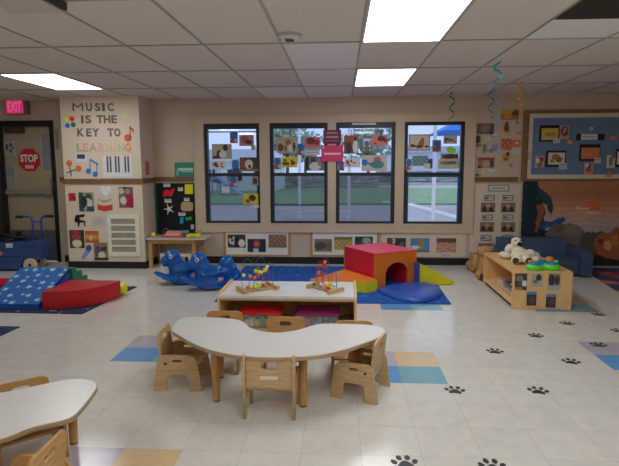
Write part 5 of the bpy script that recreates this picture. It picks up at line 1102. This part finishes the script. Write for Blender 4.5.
blob('body', [((0, 0, .15), (.13, .11, .15)), ((-.02, -.02, .33), (.095, .085, .08)), ((-.1, .0, .37), (.03, .02, .03)), ((.06, .0, .38), (.03, .02, .03)), ((-.02, -.1, .31), (.04, .035, .03)), ((-.11, -.14, .06), (.06, .13, .06)), ((.1, -.14, .06), (.06, .13, .06)), ((-.14, -.02, .2), (.045, .045, .1)), ((.13, -.02, .2), (.045, .045, .1))], fur_t, g, .01, 3)
for x in (-.11, .1):
    bm = bmesh.new(); ball(bm, (x, -.265, .062), .045, 2, (1, .3, 1)); finish('foot_sole', bm, fur_b, g, smooth=True)
bm = bmesh.new(); ball(bm, (-.02, -.137, .315), .014, 2, (1, .6, .8)); finish('nose', bm, eye_b, g, smooth=True)
for x in (-.055, .015):
    bm = bmesh.new(); ball(bm, (x, -.1, .35), .008, 2); finish('eye', bm, eye_b, g, smooth=True)
# second tan bear slumped
p = onZ(478, 268, 0)
g = thing('stuffed_bear', 'brown teddy bear slumped on the floor left of the toy shelf', 'stuffed animal', (1.70, 7.36, 0), .2)
blob('body', [((0, 0, .07), (.1, .1, .08)), ((.03, .02, .17), (.075, .07, .07)), ((-.03, .02, .22), (.022, .02, .025)), ((.09, .02, .22), (.022, .02, .025)), ((-.06, -.12, .04), (.035, .08, .035)), ((.06, -.12, .04), (.035, .08, .035))], mat('plush_brown2', (120, 92, 64), .95, .12, 80, bump=.5), g, .009, 3)
bm = bmesh.new(); ball(bm, (.03, -.05, .165), .014, 2, (1, .6, .8)); finish('nose', bm, eye_b, g, smooth=True)
# green shape sorter toys
grn = mat('toy_green', (70, 176, 44), .35); tb = mat('toy_blue2', (30, 96, 150), .4); to_ = mat('toy_orange2', (200, 98, 36), .4)
def sorter(label, x, y, rz, oc):
    g = thing('toy_drum', label, 'toy', (x, y, ZS), rz, 'green round toys on the toy shelf')
    bm = bmesh.new(); cone(bm, (0, 0, 0), (0, 0, .03), .078, .082, 28); cone(bm, (0, 0, .03), (0, 0, .05), .082, .066, 28); finish('green_body', bm, grn, g, bevel=.003)
    bm = bmesh.new(); cone(bm, (0, 0, .0505), (0, 0, .07), .055, .045, 24); finish('blue_cap', bm, tb, g)
    bm = bmesh.new(); ball(bm, (oc, .03, .07), .024, 2, (1, 1, .8)); finish('side_knob', bm, to_ if oc < 0 else grn, g, smooth=True)
sorter('round green toy with blue top, left one at the front of the toy shelf', 1.875, 5.50, 0, -.03)
sorter('round green toy with blue top, right one at the front of the toy shelf', 2.05, 5.515, 0, .055)
g = thing('toy_drum', 'orange and blue toy behind the two round green toys', 'toy', (2.06, 5.70, ZS), 0, None)
bm = bmesh.new(); cone(bm, (-.03, 0, 0), (-.03, 0, .06), .05, .045, 24); finish('blue_part', bm, tb, g)
bm = bmesh.new(); ball(bm, (.035, 0, .055), .05, 3, (1, .9, .9)); finish('orange_part', bm, to_, g, smooth=True)
bm = bmesh.new(); cone(bm, (0, -.05, .0), (0, -.05, .035), .045, .04, 20); finish('green_part', bm, grn, g)
# ================================================================== COUCH
cb_ = mat('couch_blue_vinyl', (44, 62, 86), .5, .05, 8)
g = thing('toddler_couch', 'small blue vinyl couch against the wall behind the toy shelf', 'couch', (2.50, 7.2, 0))
finish('base', B(-.44, .44, -.2, .42, .03, .15), cb_, g, bevel=.015); finish('seat_cushion', B(-.435, .435, -.22, .24, .151, .225), cb_, g, bevel=.02)
bm = bmesh.new(); prism(bm, [(.20, .151), (.42, .151), (.42, .43), (.33, .44), (.27, .425)], -.44, .44, 'x'); finish('backrest', bm, cb_, g, bevel=.02)
for x in (-.59, .445):
    bm = bmesh.new(); prism(bm, [(-.25, .02), (.42, .02), (.42, .31), (.3, .33), (-.18, .30), (-.25, .26)], x, x+.145, 'x'); finish('armrest', bm, cb_, g, bevel=.02)
# ================================================================== PAW PRINTS
paw_m = mat('paw_black', (34, 33, 36), .45, .15, 60)
def paw(i, px, py, rz):
    p = onZ(px, py+.8, 0); bm = bmesh.new(); z0, z1 = .0006, .0016
    def el(cx, cy, a, b, rot=0):
        P = []
        for k in range(18):
            t = k*2*PI/18; x, y = a*math.cos(t), b*math.sin(t); P.append((cx+x*math.cos(rot)-y*math.sin(rot), cy+x*math.sin(rot)+y*math.cos(rot)))
        prism(bm, P, z0, z1)
    P = [(-.034, -.03), (-.012, -.024), (.012, -.024), (.034, -.03), (.04, -.012), (.026, .008), (.012, .022), (0, .026), (-.012, .022), (-.026, .008), (-.04, -.012)]
    prism(bm, smoothpts(P, 3), z0, z1)
    for cx_, cy_, r_ in ((-.052, .018, .5), (-.022, .048, .15), (.02, .048, -.15), (.05, .018, -.5)): el(cx_, cy_, .014, .019, r_)
    bmesh.ops.scale(bm, vec=(1.0, 1.2, 1), verts=bm.verts)
    o = finish('paw_print', bm, paw_m); o.location = (p.x, p.y, 0); o.rotation_euler = (0, 0, rz); return o
paws = [(405.5, 463.5, .1, 'nearest of the left row, touching the bottom edge of the photo'), (493.5, 467, .0, 'cut by the bottom edge of the photo, right of another'), (455, 390.5, -.15, 'below the tan and teal floor tiles, left of its pair'), (538.5, 391, -.25, 'in front of the lilac and blue tiles at the right'),
        (495, 351.2, -.25, 'right of the tan and teal tiles, fourth from the camera at left'), (571.3, 361.5, -.35, 'left of the blue floor tile at the right'), (536, 335.4, -.35, 'midway between the toy shelf and the lilac tile'), (567, 323, -.4, 'just in front of the toy shelf corner'),
        (598.5, 314, -.5, 'beside the teal tiles at the toy shelf'), (598.5, 344.7, -.4, 'on the lilac floor tile at the right'), (619, 330.5, -.4, 'cut by the right edge of the photo')]
for i, (x, y, r, lb) in enumerate(paws): tag(paw(i, x, y, r), 'paw print, '+lb, 'paw print', 'black paw print stickers on the floor')
# ================================================================== OUTSIDE
def flat(name, x0, x1, y0, y1, z0, z1, m): o = finish(name, B(x0, x1, y0, y1, z0, z1), m); o['kind'] = 'structure'; return o
flat('ground_asphalt', -60, 60, YW+WT+.01, 90, -.3, -.12, mat('asphalt', (150, 148, 150), .8, .08, 2, gain=1.7))
flat('ground_lawn', -60, 60, 20.5, 33, -.118, -.05, mat('lawn', (104, 132, 100), .9, .2, 1.5, gain=1.8))
flat('ground_verge', -60, 60, 40, 70, -.118, -.06, mat('verge', (124, 130, 126), .9, .2, 1.5, gain=1.8))
bm = bmesh.new(); a = onZ(412, 205.5, -.1); b = onZ(464, 220, -.1); tube(bm, [(a.x-1, a.y+1.2, -.1), a, b, (b.x+1, b.y-.8, -.1)], .08, 8); struct(finish('ground_kerb', bm, mat('kerb_white', (190, 190, 196), .7)))
pm = mat('post_white', (190, 194, 204), .5)
for (px, Y, r, lb) in ((434, 13.5, .045, 'white porch post outside the fourth window'), (299.5, 15, .04, 'thin pale post outside the second window'), (349, 15, .045, 'pale post outside the third window')):
    p = onY(px, 180, Y); bm = bmesh.new(); cone(bm, (p.x, Y, -.12), (p.x, Y, 3.2), r, r, 16); o = finish('porch_post', bm, pm, center=True); tag(o, lb, 'post', 'posts outside the windows')
# blue shade canopy outside window 4
p0 = onY(437, 131.5, 16); p1 = onY(500, 122, 16)
g = thing('shade_canopy', 'blue shade canopy outside the fourth window', 'canopy', (p1.x, 17, -.12))
bm = bmesh.new(); x0 = p0.x-p1.x; bmesh.ops.create_cone(bm, cap_ends=True, segments=4, radius1=abs(x0)*1.35, radius2=.1, depth=.9, matrix=Matrix.Translation((0, 0, p0.z+.12+.45)) @ Matrix.Rotation(PI/4, 4, 'Z')); finish('canopy_roof', bm, mat('canopy_blue', (24, 96, 170), .6), g)
bm = bmesh.new(); cone(bm, (0, 0, 0), (0, 0, p0.z+.4), .06, .06, 14); finish('mast', bm, pm, g)
# blue slide outside window 1
p = onY(229, 190, 26)
g = thing('playground_slide', 'blue playground slide standing outside the first window', 'slide', (p.x, 26, -.12)); sb = mat('slide_blue', (100, 126, 164), .6)
bm = bmesh.new(); prism(bm, [(-.9, .9), (-.55, .95), (.6, .12), (.9, .1), (.9, .0), (.6, .02), (-.6, .82), (-.9, .82)], -.3, .3, 'y'); finish('slide_chute', bm, sb, g)
for x in (-.9, -.5):
    for y in (-.3, .3):
        bm = bmesh.new(); cone(bm, (x, y, 0), (x, y, 1.7), .035, .035, 10); finish('slide_post', bm, mat('slide_post_blue', (110, 124, 150), .4), g)
# neighbouring building and trees
bmat = mat('far_building', (170, 172, 180), .8, .04, 2, gain=2); rfm = mat('far_roof', (150, 150, 160), .8)
for (px, Y, wd, ht, lb) in ((232, 30, 5.0, 1.6, 'long pale building beyond the lawn outside the first window'), (430, 60, 9, 2.6, 'low grey building beyond the lawn outside the fourth window')):
    p = onY(px, 170, Y); g = thing('building', lb, 'building', (p.x, Y, -.06)); finish('walls', B(-wd/2, wd/2, 0, 4, 0, ht), bmat, g)
    bm = bmesh.new(); prism(bm, [(-wd/2-.3, ht), (wd/2+.3, ht), (wd/2-.6, ht+.7), (-wd/2+.6, ht+.7)], -.3, 4.3, 'y'); finish('roof', bm, rfm, g)
    for k in range(3): finish('window', B(-wd*.35+k*wd*.3, -wd*.35+k*wd*.3+.8, -.03, 0, ht*.35, ht*.75), frame_m, g)
def tree(px, Y, h, r, lb, seed, n=900, s=.22):
    p = onY(px, 160, Y); g = thing('tree', lb, 'tree', (p.x, Y, -.06), 0, 'trees outside the windows'); rr = random.Random(seed)
    bm = bmesh.new(); tube(bm, [(0, 0, 0), (.05, 0, h*.4), (-.05, .05, h*.75)], .12, 8)
    for k in range(5): a = k*1.3; tube(bm, [(0, 0, h*.4+k*.1), (math.cos(a)*r*.5, math.sin(a)*r*.5, h*.6+k*.1), (math.cos(a)*r*.8, math.sin(a)*r*.8, h*.8)], .04, 6)
    finish('trunk', bm, mat('bark', (70, 62, 58), .9), g); bm = bmesh.new()
    for _ in range(n):
        a = rr.uniform(0, 2*PI); u = rr.uniform(-1, 1); q = rr.random()**.5*r*(.8+.3*math.sin(a*3+u*4)); c = Vector((math.cos(a)*math.sqrt(1-u*u)*q, math.sin(a)*math.sqrt(1-u*u)*q, h*.7+u*q*.75))
        d = Vector((rr.uniform(-1, 1), rr.uniform(-1, 1), rr.uniform(-1, 1))).normalized()*s; e = d.orthogonal().normalized()*s*.6
        bm.faces.new([bm.verts.new(c+d), bm.verts.new(c+e), bm.verts.new(c-d), bm.verts.new(c-e)])
    finish('foliage', bm, mat('tree_leaf', (112, 126, 110), .9, .3, 2), g)
tree(287, 38, 4.2, 2.0, 'leafy tree seen at the top left of the second window', 1)
tree(368, 40, 4.6, 2.4, 'leafy tree seen at the top of the third window', 2)
tree(305, 46, 4.2, 1.6, 'smaller leafy tree beside the pale post outside the second window', 3)
hm = mat('hedge', (120, 126, 124), .9, .3, 3)
for px, Y, w_, lb in ((310, 36, 9, 'clipped hedge beyond the lawn outside the second and third windows'), (440, 44, 10, 'clipped hedge beyond the lawn outside the fourth window')):
    p = onY(px, 170, Y); bm = bmesh.new(); box(bm, -w_/2, w_/2, -.5, .5, 0, .8); bmesh.ops.subdivide_edges(bm, edges=bm.edges, cuts=12, use_grid_fill=True)
    for v_ in bm.verts: v_.co += Vector((random.uniform(-.06, .06), random.uniform(-.06, .06), random.uniform(0, .1)))
    o = finish('hedge', bm, hm); o.location = (p.x, Y, -.06); tag(o, lb, 'hedge')
